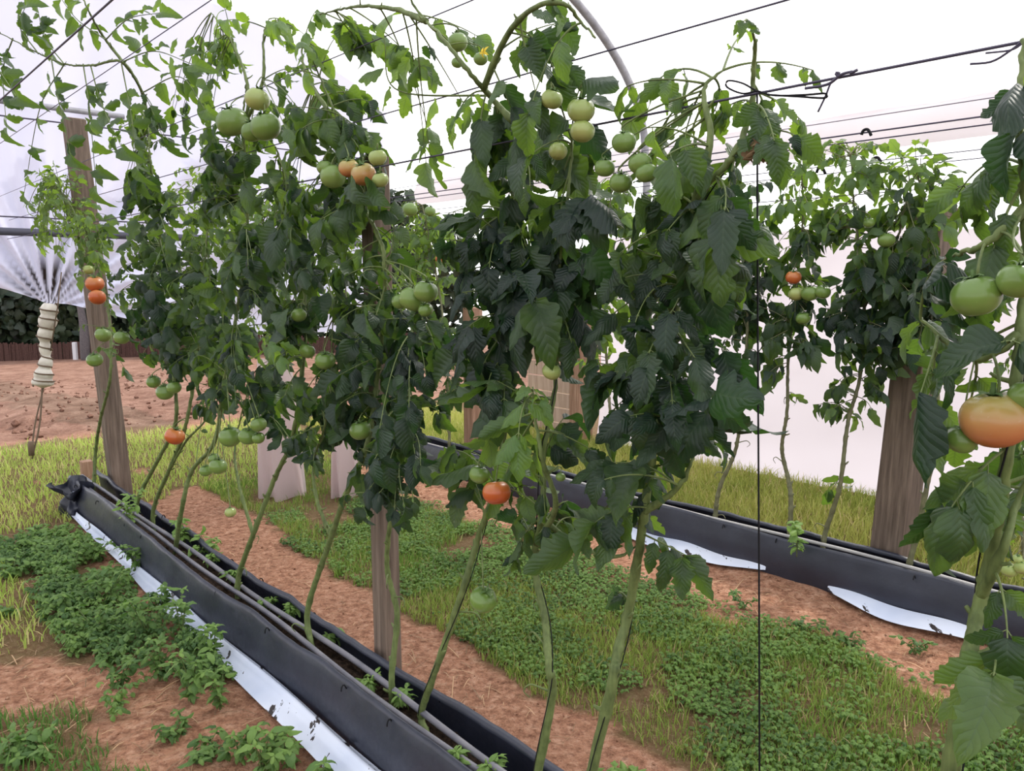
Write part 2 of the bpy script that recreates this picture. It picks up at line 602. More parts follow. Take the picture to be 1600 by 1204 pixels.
ss = np.linspace(-3.2, SE, 60)
th = np.linspace(0, math.pi, 44)
tt, zz = arch(th)
SS, K = np.meshgrid(ss, np.arange(len(th)), indexing='ij')
sag = 0.05 * np.cos(SS * 2 * math.pi / 1.9) + 0.03 * (fbm(SS * 1.3, K * .35, 4) - .5)
pts = SS[..., None] * D + (tt[K])[..., None] * N + (zz[K] + sag * np.sin(th)[K])[..., None] * UP
mb = MB()
grid(mb, pts)
tag(mb.build('ceiling', M['roof']), kind='structure')
for side, tq in (('right', TC + HW), ('left', TC - HW)):
    mb = MB()
    v = np.linspace(0, 1, 5)
    SS2, V2 = np.meshgrid(ss, v, indexing='ij')
    off = 0.012 * np.sin(SS2 * 7 + V2 * 2)
    pts = SS2[..., None] * D + (tq + off)[..., None] * N + (2.20 + 0.24 * V2)[..., None] * UP
    grid(mb, pts)
    pts2 = pts - N * (0.05 if side == 'right' else -0.05) * np.sin(V2 * math.pi)[..., None] - UP * 0.004
    grid(mb, pts2)
    tag(mb.build('trim_1' if side == 'right' else 'trim_2', M['eave']), kind='structure')

# side curtain
mb = MB()
sv = np.linspace(-3.2, 4.35, 160)
zv = np.linspace(0, 1, 26)
A, B = np.meshgrid(sv, zv, indexing='ij')
ztop = 1.75 + 0.03 * np.sin(A * 3.3)
bul = 0.05 * (fbm(A * 1.1, B * 3 + A * .5, 7) - .5) * 2 + 0.03 * np.sin(B * 9 + A * 1.3) * (1 - B)
pts = A[..., None] * D + (TW + bul + 0.10 * B)[..., None] * N + (-0.03 + ztop * B)[..., None] * UP
grid(mb, pts)
tag(mb.build('wall_right', M['side']), kind='structure')

# end curtain, gathered up into a bundle
G = on_s(78, 476, SE)
tG, zG = float(G @ N), float(G[2])
tv = np.concatenate([np.linspace(-7, tG - 1.2, 30)[:-1], np.linspace(tG - 1.2, tG + 1.2, 240)[:-1], np.linspace(tG + 1.2, 4.6, 60)])
zv = np.linspace(0, 1, 60) ** 1.25
A, B = np.meshgrid(tv, zv, indexing='ij')
dt = A - tG
zb = zG + np.where(dt < 0, 0.30 * (1 - np.exp(dt / .55)) * 1.0, 0.14 * (1 - np.exp(-dt / .2)) * np.exp(-dt / .5) - 0.34 * (1 - np.exp(-dt / .8)))
arch_top = ZS + (ZA - ZS) * np.sqrt(np.clip(1 - ((A - TC) / HW) ** 2, 0, 1))
arch_top = np.where(np.abs(A - TC) > HW * .98, 2.6, arch_top)
Zc = zb + (arch_top + .02 - zb) * B
ang = np.arctan2(Zc - zG + 0.03, dt)
rr = np.hypot(Zc - zG, dt)
fold = 0.16 * rr * np.exp(-rr / 0.55) * (np.sin(ang * 23) + .6 * np.sin(ang * 41 + 1)) + 0.035 * np.sin(ang * 17 + .7) * np.clip(rr, 0, 1)
pts = (SE + fold)[..., None] * D + A[..., None] * N + Zc[..., None] * UP
att = np.zeros(A.shape + (4,))
stk = np.clip((np.sin(ang * 23 + 1.0) + .5 * np.sin(ang * 47)) * 1.3, 0, 1) * np.exp(-(rr / 0.34) ** 3) * np.exp(-((ang - 1.65) / .95) ** 2)
att[..., 0] = np.clip(stk * 1.8, 0, 1)
mb = MB()
grid(mb, pts, att.reshape(-1, 4))
tag(mb.build('wall_back', M['end']), kind='structure')

# ------------------------------------------------------------------ tunnel frame
def hoop(s, name='tunnel_hoop', label='', r=0.030, group=None):
    mb = MB()
    th = np.linspace(0, math.pi, 60)
    a, z = arch(th)
    pts = [P(s, a[0] - .03, 0)] + [P(s, (a[k] - TC) * .985 + TC, z[k] - 0.06) for k in range(60)] + [P(s, a[-1] + .03, 0)]
    mb_pts = np.array(pts)
    base = np.array([P(s, a[0] - .03, z_) for z_ in np.linspace(0, 2.2, 8)])
    end = np.array([P(s, a[-1] + .03, z_) for z_ in np.linspace(2.2, 0, 8)])
    tube(mb, np.vstack([base, mb_pts[1:-1], end]), r, 10)
    o = mb.build(name, M['steel'], origin=P(s, TC, 0))
    tag(o, label, 'tunnel frame', group)


hoop(3.85, label='grey steel hoop crossing the roof film above the central tomato plants')
mb = MB()
tube(mb, np.array([P(SE - .07, t_, on_s(0, 362, SE)[2] + 0.0) for t_ in np.linspace(-6.5, 4.6, 12)]), 0.030, 10)
tag(mb.build('crossbar', M['dark_steel'], origin=P(SE, 0, 1.7)), 'dark horizontal pipe across the end curtain at left', 'pipe')
mb = MB()
zb_ = on_s(0, 160, SE)[2]
tube(mb, np.array([P(SE - .07, t_, zb_) for t_ in np.linspace(-6.0, float(on_s(188, 160, SE) @ N), 12)]), 0.022, 8)
tag(mb.build('crossbar', M['steel'], origin=P(SE, 0, 2.6)), 'light grey upper pipe across the top of the end curtain', 'pipe')

# ------------------------------------------------------------------ gathered bundle, cord, peg
bp = [on_s(78, 474, SE - .02), on_s(75, 500, SE - .02), on_s(70, 530, SE), on_s(72, 560, SE), on_s(68, 585, SE), on_s(66, 606, SE)]
pp = spline(bp, 60)
k = np.linspace(0, 1, 60)
rad = 0.040 + 0.016 * np.abs(np.sin(k * 22)) + 0.012 * np.sin(k * 9) + 0.012 * np.exp(-((k - .9) / .08) ** 2)
rad[-3:] *= (0.8, 0.5, 0.2)
mb = MB()
tube(mb, pp, rad, 14)
root = mb.build('curtain_bundle', M['dirty_film'], origin=bp[0])
tag(root, 'gathered end of the white curtain twisted and bound with cord hanging at left', 'bundled curtain')
mb = MB()
a_ = np.linspace(0, 1, 260)
q = pp[(a_ * 59).astype(int)] + (pp[np.minimum((a_ * 59).astype(int) + 1, 59)] - pp[(a_ * 59).astype(int)]) * ((a_ * 59) % 1)[:, None]
rw = np.interp(a_, k, rad) + 0.004
q = q + np.stack([np.cos(a_ * 2 * math.pi * 10) * rw, np.sin(a_ * 2 * math.pi * 10) * rw, 0 * rw], -1)
tube(mb, q[:-10] - bp[0], 0.006, 5)
mb.build('binding_cord', M['tan_cord'], root)
mb = MB()
e = on_z(50, 717, 0.0)
tube(mb, spline([bp[-1], (bp[-1] + e) / 2 + [0.02, 0, 0], e], 20), 0.007, 5)
tube(mb, spline([bp[-1] + [.01, 0, 0], (bp[-1] + e) / 2 - [0.015, 0, 0], e + [.0, 0, .05]], 20), 0.006, 5)
tube(mb, np.array([e + [0, 0, .03], e + [0, 0, .10], e + [0.003, 0, .14]]), 0.022, 6)
tag(mb.build('anchor_cord', M['tan_cord'], origin=e), 'thin brown cord tying the curtain bundle down to the grass', 'cord')
mb = MB()
tube(mb, np.array([on_s(96, 425, SE - .1), on_s(90, 480, SE - .1), on_s(79, 548, SE - .05)]), 0.005, 5)
tag(mb.build('tie_cord', M['tan_cord'], origin=G), 'short slanting cord from the end curtain to its bound bundle', 'cord')

# ------------------------------------------------------------------ posts
def post(px, t, ytop, w, label, lean=0.0, m='post', rot=0.0, name='wooden_post', zt=None, cat='post', group=None, cap=True):
    b = on_t(px, 700, t).copy()
    z0 = -0.05
    zt = zt or float(on_t(px, ytop, t)[2])
    base = np.array([b[0], b[1], 0])
    ax = D * math.cos(rot) + N * math.sin(rot)
    ay = -D * math.sin(rot) + N * math.cos(rot)
    az = unit(UP + N * 0 + np.array([1, 0, 0]) * lean)
    mb = MB()
    box(mb, az * ((zt + z0) / 2), ax, ay, az, w / 2, w / 2, (zt - z0) / 2, 0.006)
    return tag(mb.build(name, M[m], smooth=False, origin=base, local=True), label, cat, group)


post(599, 1.31, 240, 0.068, 'weathered grey-brown wooden post in the middle behind the near trough', -0.004)
post(186, 1.36, 165, 0.108, 'broad leaning wooden post at the far left end of the near trough', -0.055)
post(1402, 3.52, 325, 0.140, 'thick wooden post behind the right hand trough with a pale lit face', 0.05, rot=0.12)
post(740, 3.55, 480, 0.105, 'reddish wooden post far back at the end of the right hand trough', 0, 'post_red')
post(907, 4.85, 470, 0.15, 'brown squared timber post where the white side curtain ends', 0, 'post_red', rot=.25, zt=1.5)
mb = MB()
root = empty('plank_screen', P(4.75, 4.9, 0))
for k in range(8):
    m_ = MB()
    box(m_, P(4.75, 4.9, 0.06 + k * .135) * 1 - P(4.75, 4.9, 0), D, N, UP, 0.36, 0.012, 0.062, 0.003)
    m_.build('plank', M['post_pale'], root, smooth=False)
tag(root, 'low screen of pale horizontal planks beside the brown timber post', 'screen')
# short stake by the trough end
b0 = on_z(137, 752, 0.0)
mb = MB()
box(mb, [0, 0, .05], D, N, UP, .035, .035, .10)
tag(mb.build('stake', M['post_red'], smooth=False, origin=b0, local=True), 'short brown stake just behind the tied trough end', 'stake')

# ------------------------------------------------------------------ troughs
def trough(t0, t1, s0, s1, zf, label, seed):
    root = empty('growing_trough', P((s0 + s1) / 2, (t0 + t1) / 2, 0))
    org = P((s0 + s1) / 2, (t0 + t1) / 2, 0)
    sv = np.linspace(s0, s1, 200)

    def wavy(a, b, sc, sd):
        return a * (fbm(sv * sc, sv * 0 + sd, sd) - .47) * 2 + b * np.sin(sv * 1.7 + sd)
    for nm, tt_, sg, hh in (('front_sheet', t0, -1, zf), ('back_sheet', t1, 1, zf - .005)):
        mb = MB()
        v = np.array([-.12, 0, .15, .4, .7, .9, 1.0, 1.06, 1.03, .97])
        out = np.array([.012, .006, 0.012, .020, .012, .004, 0, -.006, -.016, -.016])
        A, B = np.meshgrid(np.arange(len(sv)), np.arange(len(v)), indexing='ij')
        top = (hh + wavy(.016, .008, 2.2, seed + (sg > 0) * 3))[A] + (wavy(.008, 0, 7, seed + 9))[A] * (sg > 0)
        off = (wavy(.018, .008, 1.9, seed + 5 + sg))[A] * (.4 + .6 * v[B])
        off = off + .008 * (fbm(sv[A] * 5, v[B] * 4, seed + 2) - .5) * 2
        tq = tt_ + sg * (out[B] * 1.0) + off
        pts = sv[A][..., None] * D + tq[..., None] * N + (top * v[B])[..., None] * UP - org
        grid(mb, pts)
        # inner face gives the sheet its thickness
        pts2 = pts - sg * N * 0.004
        grid(mb, pts2, flip=True)
        mb.build(nm, M['black'], root)
    for q_ in np.arange(s0 + .3, s1 - .2, .42):
        for tt_ in ((t0, t1) if t0 < 2 else (t0,)):
            m_ = MB()
            b_ = P(q_ + .1 * math.sin(q_ * 9), tt_ - .004, zf - .006) - org
            tube(m_, spline([b_ - N * .006 - UP * .012, b_ - N * .004, b_ + N * .004 + UP * .006, b_ + N * .012 - UP * .01], 8), .0022, 5)
            m_.build('tie', M['cord'], root)
    mb = MB()
    B = np.linspace(0, 1, 12)
    A, Bv = np.meshgrid(np.linspace(s0, s1, 500), B, indexing='ij')
    z = 0.115 + 0.03 * (fbm(A * 14, Bv * 3, seed) - .47) * 2 + 0.015 * np.sin(Bv * math.pi)
    tq = t0 + .006 + (t1 - t0 - .012) * Bv
    grid(mb, A[..., None] * D + tq[..., None] * N + z[..., None] * UP - org, flip=True)
    mb.build('growing_medium', M['media'], root)
    return tag(root, label, 'planting trough')


trough(1.085, 1.265, -0.4, 5.25, 0.20, 'black plastic planting trough running diagonally at lower left under the near tomatoes', 1)
trough(3.25, 3.43, -1.2, 5.0, 0.20, 'black plastic planting trough at right beyond the grassy aisle', 21)


def pipe_run(ts, s0, s1, z, r, label, m='pipe', seed=0):
    sv = np.linspace(s0, s1, 90)
    tq = ts + 0.008 * np.sin(sv * 2.1 + seed) + .006 * np.sin(sv * 4.7 + seed * 2)
    mb = MB()
    tube(mb, sv[:, None] * D + tq[:, None] * N + (z + .006 * np.sin(sv * 3 + seed))[:, None] * UP, r, 10)
    tag(mb.build('drip_pipe', M[m], origin=P((s0 + s1) / 2, ts, z)), label, 'irrigation pipe')


pipe_run(1.150, -0.3, 5.2, 0.175, 0.0095, 'grey drip pipe nearer the front sheet of the lower left trough', seed=1)
pipe_run(1.192, -0.3, 5.3, 0.180, 0.0095, 'grey drip pipe nearer the back sheet of the lower left trough', seed=2.2)
pipe_run(3.285, -1.1, 4.9, 0.208, 0.008, 'pale pipe along the rim of the right hand black trough', 'white_pipe', seed=4)

# white ground film along the near trough
mb = MB()
sv = np.linspace(-0.2, 4.9, 220)
v = np.linspace(0, 1, 14)
A, B = np.meshgrid(sv, v, indexing='ij')
wd = 0.125 + 0.012 * np.sin(A * 2.2) - 0.075 * np.clip((A - 1.8) / 2, 0, 1)
tq = 1.068 - wd * B
z = 0.038 + 0.022 * np.exp(-((B - .25) / .14) ** 2) + 0.006 * np.sin(A * 6 + B * 3) + 0.006 * (1 - B)
grid(mb, A[..., None] * D + tq[..., None] * N + z[..., None] * UP, flip=True)
tag(mb.build('ground_film', M['film'], origin=P(2.3, 1.0, 0)), 'torn white film strip on the soil along the foot of the lower left trough', 'plastic film')
for (sa_, sb_, lab) in ((1.75, 2.75, 'thin white film edge showing under the far part of the right hand trough'), (0.75, 1.45, 'pale film strip lying at the foot of the right hand trough nearer the camera')):
    mb = MB()
    sv = np.linspace(sa_, sb_, 60)
    A, B = np.meshgrid(sv, np.linspace(0, 1, 8), indexing='ij')
    wd = 0.115 * np.sin((A - sa_) / (sb_ - sa_) * math.pi) ** .7 + .004
    tq = 3.235 - wd * B
    z = 0.055 - 0.02 * B + .006 * np.sin(A * 15)
    grid(mb, A[..., None] * D + tq[..., None] * N + z[..., None] * UP, flip=True)
    tag(mb.build('ground_film', M['film'], origin=P((sa_ + sb_) / 2, 3.2, 0)), lab, 'plastic film')

# crumpled tied end of the trough film
mb = MB()
c0 = on_z(128, 790, 0.06)
th_ = np.linspace(0, 2 * math.pi, 40)
hv = np.linspace(0, 1, 22)
A, B = np.meshgrid(th_, hv, indexing='ij')
r_ = 0.085 * (1 - .55 * np.exp(-((B - .62) / .14) ** 2) + .35 * np.clip(B - .7, 0, 1) * 2) * (1 + .22 * np.sin(A * 5 + B * 4) + .15 * np.sin(A * 9 - B * 7))
r_[-1] = r_[0]
pts = (np.cos(A) * r_)[..., None] * D * 1.2 + (np.sin(A) * r_)[..., None] * N + (B * .20 + .03 * np.sin(A * 3) * B)[..., None] * UP + (B * -0.05)[..., None] * N
grid(mb, pts)
root = mb.build('tied_film_end', M['black'], origin=c0 - UP * .06, local=True)
tag(root, 'crumpled black and white film knotted at the far left trough end', 'plastic film')
mb = MB()
for k in range(5):
    a0 = k * 1.3
    p0 = unit(math.cos(a0) * D + math.sin(a0) * N) * .07
    A, B = np.meshgrid(np.linspace(-1, 1, 7), np.linspace(0, 1, 6), indexing='ij')
    sd = np.cross(UP, unit(p0))
    pts = p0 + (A * .025 * (.5 + B))[..., None] * sd + (B * .11 + .04)[..., None] * UP + ((np.sin(A * 4 + B * 3 + k) * .012)[..., None]) * unit(p0) - (B * .045)[..., None] * unit(p0)
    grid(mb, pts)
mb.build('white_fold', M['film'], root)

# white drape hanging to the ground in the distance
for (xa, xb, yt, lab) in ((405, 478, 560, 'pinkish white plastic drape hanging to the grass behind the near row, left piece'),
                          (520, 566, 640, 'narrower pinkish white plastic drape just left of the middle wooden post')):
    pa, pb = on_z(xa, 772, 0), on_z(xb, 774, 0)
    zt = float((on_z(xa, 772)[1]) * 0 + 1.4 - (yt - 436) / 1200 * pa[1])
    A, B = np.meshgrid(np.linspace(0, 1, 40), np.linspace(0, 1, 20), indexing='ij')
    dd = unit(np.cross(UP, pb - pa))
    th_ = 0.05 * np.sin(A * 13 + B * 1.2) * (.5 + .5 * (1 - B)) + .12 * np.sin(A * math.pi)
    pts = pa + (A * (1 - .35 * B) + .12 * B)[..., None] * (pb - pa) + (B * zt)[..., None] * UP - th_[..., None] * dd
    mb = MB()
    grid(mb, pts)
    pts = pa + (A * (1 - .35 * B) + .12 * B)[..., None] * (pb - pa) + (B * zt)[..., None] * UP + (th_ * .8)[..., None] * dd
    grid(mb, pts)
    o = mb.build('plastic_drape', M['drape'], origin=(pa + pb) / 2)
    tag(o, lab, 'plastic sheet')

# ------------------------------------------------------------------ wires
def wire(pA, pB, r, label, m='wire', sagz=0.0):
    mb = MB()
    pts = np.array([pA + (pB - pA) * k - UP * sagz * 4 * k * (1 - k) for k in np.linspace(0, 1, 24)])
    tube(mb, pts, r, 6)
    return tag(mb.build('support_wire', M[m], origin=(pA + pB) / 2), label, 'wire', None)


def row_wire(px, py, t, r, label, s0=-0.6, s1=SE - .08):
    z = float(on_t(px, py, t)[2])
    return wire(P(s0, t, z), P(s1, t, z), r, label)


row_wire(1600, 65, T1, 0.0022, 'dark support wire with knotted twine, lowest over the near tomato row')
row_wire(1230, 0, T1 + .02, 0.0017, 'dark wire higher above the near row, leaving the top edge right of centre')
row_wire(739, 0, T1 - .03, 0.0015, 'thin wire rising from the centre left foliage to the top edge')
row_wire(175, 0, 0.62, 0.0028, 'dark wire crossing the upper left corner steeply')
row_wire(330, 0, 0.85, 0.0015, 'faint wire climbing beside the upper left shoots')
row_wire(1600, 173, T2, 0.0035, 'upper of the two dark wires above the right hand tomato row')
row_wire(1600, 187, T2 + .05, 0.003, 'lower of the two dark wires above the right hand tomato row')
row_wire(1600, 226, T2 + .02, 0.002, 'fine wire just below the roof film edge at right')
row_wire(1600, 240, T2 + .1, 0.002, 'fine wire second below the roof film edge at right')
row_wire(1600, 283, T2, 0.002, 'lowest fine wire above the right hand row against the bright gap')
row_wire(1600, 145, T2 + .4, 0.002, 'pale thin wire across the roof film band at upper right')
wire(P(SE - .1, -6, on_s(0, 187, SE)[2]), P(SE - .1, 4.4, on_s(0, 187, SE)[2] + .02), 0.006, 'dark cross wire below the upper pipe of the end curtain')
wire(P(SE - .1, -6, on_s(0, 342, SE)[2]), P(SE - .1, 4.4, on_s(0, 342, SE)[2] + .02), 0.006, 'thin cross wire just above the dark horizontal pipe')

# black twine hanging from the near wire, with its knot and loose tails
ZB = float(on_t(1600, 65, T1)[2])
k0 = on_t(1183, 141, T1)
mb = MB()
tube(mb, np.array([k0, on_t(1184, 500, T1 - .003), on_t(1186, 900, T1), on_z(1187, 1260, 0.2) * 0 + on_t(1187, 1330, T1)]), 0.0016, 6)
g1 = on_t(1187, 1330, T1)
root = mb.build('hanging_twine', M['cord'], origin=k0)
tag(root, 'long black twine hanging straight down from the near wire right of centre', 'twine')
mb = MB()
tube(mb, spline([on_t(x, y, T1 - .01) for x, y in ((1183, 142), (1160, 146), (1136, 136), (1138, 126), (1160, 130), (1180, 141))], 24) - k0, 0.0016, 6)
tube(mb, spline([on_t(x, y, T1 - .01) for x, y in ((1183, 142), (1210, 149), (1260, 148), (1289, 146), (1288, 153), (1250, 151), (1200, 148))], 30) - k0, 0.0017, 6)
mb.build('loop', M['cord'], root)
mb = MB()
tube(mb, spline([on_t(x, y, T1 - .008) for x, y in ((1258, 138), (1285, 134), (1300, 128), (1312, 116), (1306, 114), (1310, 119), (1318, 115), (1332, 112), (1328, 115), (1340, 109))], 40), 0.0022, 6)
tube(mb, spline([on_t(x, y, T1 - .008) for x, y in ((1309, 119), (1298, 130), (1290, 150), (1278, 175))], 14), 0.0015, 6)
tag(mb.build('twine_knot', M['wire'], origin=on_t(1300, 128, T1)), 'knotted purple-black twine with loose tails on the near wire', 'twine')
mb = MB()
tube(mb, spline([on_t(x, y, T1 - .01) for x, y in ((1600, 62), (1580, 78), (1550, 96), (1516, 100))], 14), 0.0015, 6)
tube(mb, spline([on_t(x, y, T1 - .01) for x, y in ((1600, 66), (1580, 78), (1540, 83))], 10), 0.0013, 6)
tag(mb.build('twine_tail', M['wire'], origin=on_t(1580, 78, T1)), 'frayed twine tails on the near wire at the right edge', 'twine')
for (x, y, lab) in ((1283, 265, 'black wire clip on the right hand row, lower left one'), (1370, 249, 'black wire clip on the right hand row, lower right one'), (1354, 205, 'small black wire clip highest above the right hand row')):
    mb = MB()
    c = on_t(x, y, T2 - .02)
    tube(mb, spline([c + D * a + UP * b for a, b in ((-.02, -.02), (-.01, 0), (0, .008), (.014, .004), (.02, -.012))], 12), 0.006, 6)
    tag(mb.build('wire_clip', M['cord'], origin=c), lab, 'clip')

# ------------------------------------------------------------------ leaflets
def leaflet_template(rows, cols, seed, lobed=True):
    """unit leaflet along +Y (base at origin, length 1), normal +Z; returns verts, quads, (u,v)"""
    r = np.random.default_rng(seed)
    v = np.linspace(0, 1, rows)
    wdt = r.uniform(.20, .29) * np.sin(math.pi * np.clip(v, 0, 1) ** r.uniform(.60, .72)) ** r.uniform(.75, .95) + 0.005
    wdt[0] = 0.02
    wdt[-1] = 0.004
    u = np.linspace(-1, 1, cols)
    V, U = np.meshgrid(v, u, indexing='ij')
    W = np.repeat(wdt[:, None], cols, 1)
    if lobed:
        for sd in (0, 1):
            tooth = np.ones(rows)
            tooth[1:-1] = 1 + r.uniform(-.11, .13, rows - 2) * np.linspace(.6, 1, rows - 2)
            for k in r.choice(np.arange(2, rows - 2), size=min(3, max(1, rows // 5)), replace=False):
                tooth[k] *= r.uniform(.66, .85)
                tooth[k + 1] *= 1.08
            W[:, (0 if sd == 0 else -1)] *= tooth
    x = U * W
    y = V.copy()
    y[:, [0, -1]] -= 0.035 * np.sin(V[:, [0, -1]] * math.pi)
    bend = r.uniform(.1, 1.9)
    curl = r.uniform(-.9, 1.6)
    fold_ = r.uniform(-.15, .6)
    ang_ = bend * V
    # bend midrib downward along an arc
    yy = np.where(bend > 1e-3, np.sin(ang_) / bend, V)
    zz_ = -(1 - np.cos(ang_)) / bend
    z = fold_ * np.abs(U) * W - curl * (U ** 2) * W * .7 + 0.022 * np.sin(V * 9 + U * 2 + seed) + .030 * np.abs(U) * np.sin(V * 15 + seed * 2 + np.sign(U))
    yy = yy + (y - V)
    co = np.stack([x + r.uniform(-.12, .12) * V ** 2, yy, z + zz_], -1).reshape(-1, 3)
    i, j = np.meshgrid(np.arange(rows - 1), np.arange(cols - 1), indexing='ij')
    q = np.stack([i * cols + j, i * cols + j + 1, (i + 1) * cols + j + 1, (i + 1) * cols + j], -1).reshape(-1, 4)
    return co, q, np.stack([U, V], -1).reshape(-1, 2)


TPL_HI = [leaflet_template(15, 5, 100 + k) for k in range(14)]
TPL_MD = [leaflet_template(10, 5, 200 + k) for k in range(10)]
TPL_LO = [leaflet_template(6, 3, 300 + k) for k in range(8)]
TPL_WEED = [leaflet_template(8, 5, 400 + k, False) for k in range(6)]


def put_leaflet(mb, tpl, base, dirv, nrm, L, tone, rnd, wide=1.0):
    co, q, uv = tpl
    y = unit(dirv)
    z = unit(nrm - y * float(nrm @ y))
    x = np.cross(y, z)
    v = base + (co[:, :1] * x * wide + co[:, 1:2] * y + co[:, 2:3] * z) * L
    a = np.empty((len(v), 4))
    a[:, :2] = uv
    a[:, 2] = tone
    a[:, 3] = rnd
    mb.add(v, q, None, a)


FRUIT_GUARD = []             # (px, py, r, depth): fruit that the photograph shows unobstructed


XMIN = [None]


def guarded(pts, slack=1.0):
    if XMIN[0] is not None and np.any(proj(pts)[0] < XMIN[0]): return True
    if not FRUIT_GUARD: return False
    x, y, d = proj(pts)
    for (fx, fy, fr, fd) in FRUIT_GUARD:
        if np.any((np.hypot(x - fx, y - fy) < fr * slack) & (d < fd + .02)):
            return True
    return False


def compound(mbl, mbs, p0, p2, rng, size, tone, tpls, npair=None, droop=0.6, out=None, petiole=0.0016):
    """tomato leaf: curved rachis from p0 through to p2 with pairs of drooping leaflets and a terminal one"""
    span = np.linalg.norm(p2 - p0)
    lift = np.array([0, 0, 1.0]) * span * rng.uniform(.05, .28)
    mid = (p0 + p2) / 2 + lift + rng.normal(0, .01, 3)
    n = 12
    k = np.linspace(0, 1, n)[:, None]
    path = p0 * (1 - k) ** 2 + mid * 2 * k * (1 - k) + p2 * k ** 2
    if guarded(path[::2], .9): return
    tube(mbs, path, np.linspace(petiole * 1.5, petiole * .6, n), 5, closed=False)
    fwd_end = unit(path[-1] - path[-2])
    outv = out if out is not None else unit((p2 - p0) * [1, 1, 0])
    if npair is None: npair = rng.integers(2, 5)
    spots = np.linspace(0.42, 0.93, npair)
    rr_ = rng.random()
    for sp_ in spots:
        i = int(sp_ * (n - 1))
        b = path[i]
        f = unit(path[min(i + 1, n - 1)] - path[max(i - 1, 0)])
        side = unit(np.cross(f, UP) + 1e-6)
        for sg in (-1, 1):
            d_ = unit(side * sg * rng.uniform(.5, 1.0) + f * rng.uniform(.1, .7) - UP * droop * rng.uniform(.4, 1.6))
            nr = unit(UP * rng.uniform(.25, 1) + outv * rng.uniform(0, 1.0) + rng.normal(0, .32, 3))
            L = size * rng.uniform(.55, 1.0) * (.75 + .4 * math.sin(sp_ * 2.6))
            b2 = b + d_ * L * .10
            if guarded(np.array([b2, b2 + d_ * L * .3, b2 + d_ * L * .6, b2 + d_ * L * .95, b2 + unit(d_ - UP * .8) * L * .8]), 1.3): continue
            put_leaflet(mbl, tpls[rng.integers(len(tpls))], b2, d_, nr, L, tone, np.clip(rr_ + rng.normal(0, .22), 0, 1), rng.uniform(.8, 1.25))
            tube(mbs, np.array([b, b2 + d_ * L * .04]), petiole * .55, 4, closed=False)
    d_ = unit(fwd_end - UP * droop * rng.uniform(.2, 1.2))
    nr = unit(UP * .7 + outv * .6 + rng.normal(0, .25, 3))
    L = size * rng.uniform(.95, 1.3)
    if not guarded(np.array([p2 + d_ * L * .3, p2 + d_ * L * .6, p2 + d_ * L, p2 + unit(d_ - UP * .8) * L * .8]), 1.3):
        put_leaflet(mbl, tpls[rng.integers(len(tpls))], path[-1], d_, nr, L, tone, rr_, 1.05)


# ------------------------------------------------------------------ fruit
def tomato_mesh(name, mb_mat, r, seed, kx=1.0):
    rg = np.random.default_rng(seed)
    nu, nv = 28, 20
    th_ = np.linspace(0, math.pi, nv)
    ph = np.linspace(0, 2 * math.pi, nu, endpoint=False)
    A, B = np.meshgrid(th_, ph, indexing='ij')
    rib = 1 + 0.028 * np.cos(B * 5 + rg.uniform(0, 6)) * np.sin(A) * np.clip(np.cos(A) + .35, 0, 1) + .02 * np.cos(B * 2 + rg.uniform(0, 6)) * np.sin(A)
    R = r * rib
    x = R * np.sin(A) * np.cos(B) * kx
    y = R * np.sin(A) * np.sin(B)
    z = R * np.cos(A) * .88 - r * .20 * np.exp(-(A / .38) ** 2) + r * .04 * np.exp(-((math.pi - A) / .3) ** 2)
    v = np.stack([x, y, z], -1).reshape(-1, 3)
    i, j = np.meshgrid(np.arange(nv - 1), np.arange(nu), indexing='ij')
    j2 = (j + 1) % nu
    q = np.stack([i * nu + j, (i + 1) * nu + j, (i + 1) * nu + j2, i * nu + j2], -1).reshape(-1, 4)
    at_ = np.zeros((len(v), 4))
    at_[:, 1] = (v[:, 2] / (r * .84) + 1) / 2
    mb = MB()
    mb.add(v, q, None, at_)
    return mb


def calyx_mesh(r, seed):
    rg = np.random.default_rng(seed)
    mb = MB()
    for k in range(5):
        a = k * 2 * math.pi / 5 + rg.uniform(-.2, .2)
        o = np.array([math.cos(a), math.sin(a), 0])
        s = np.array([-math.sin(a), math.cos(a), 0])
        L = r * rg.uniform(.55, .85)
        u = np.linspace(0, 1, 6)
        mid = o * (u * L)[:, None] + UP * (r * .68 + r * .20 * np.sin(u * 2.6) * rg.uniform(.6, 1.3) + 0 * u)[:, None]
        wv = r * .12 * (1 - u) ** .7 + .0004
        pts = np.stack([mid - s * wv[:, None], mid + UP * wv[:, None] * .4, mid + s * wv[:, None]], 1)
        grid(mb, pts)
    tube(mb, np.array([[0, 0, r * .6], [0, 0, r * .8], [r * .05, 0, r * 1.1]]), r * .07, 6)
    return mb


COLORS = {'g': ('green_fruit', None), 'p': ('pale_fruit', 'pale yellowish green tomato'), 'b': ('blush_fruit', 'green tomato blushing orange'), 'o': ('orange_fruit', 'ripening orange-red tomato')}


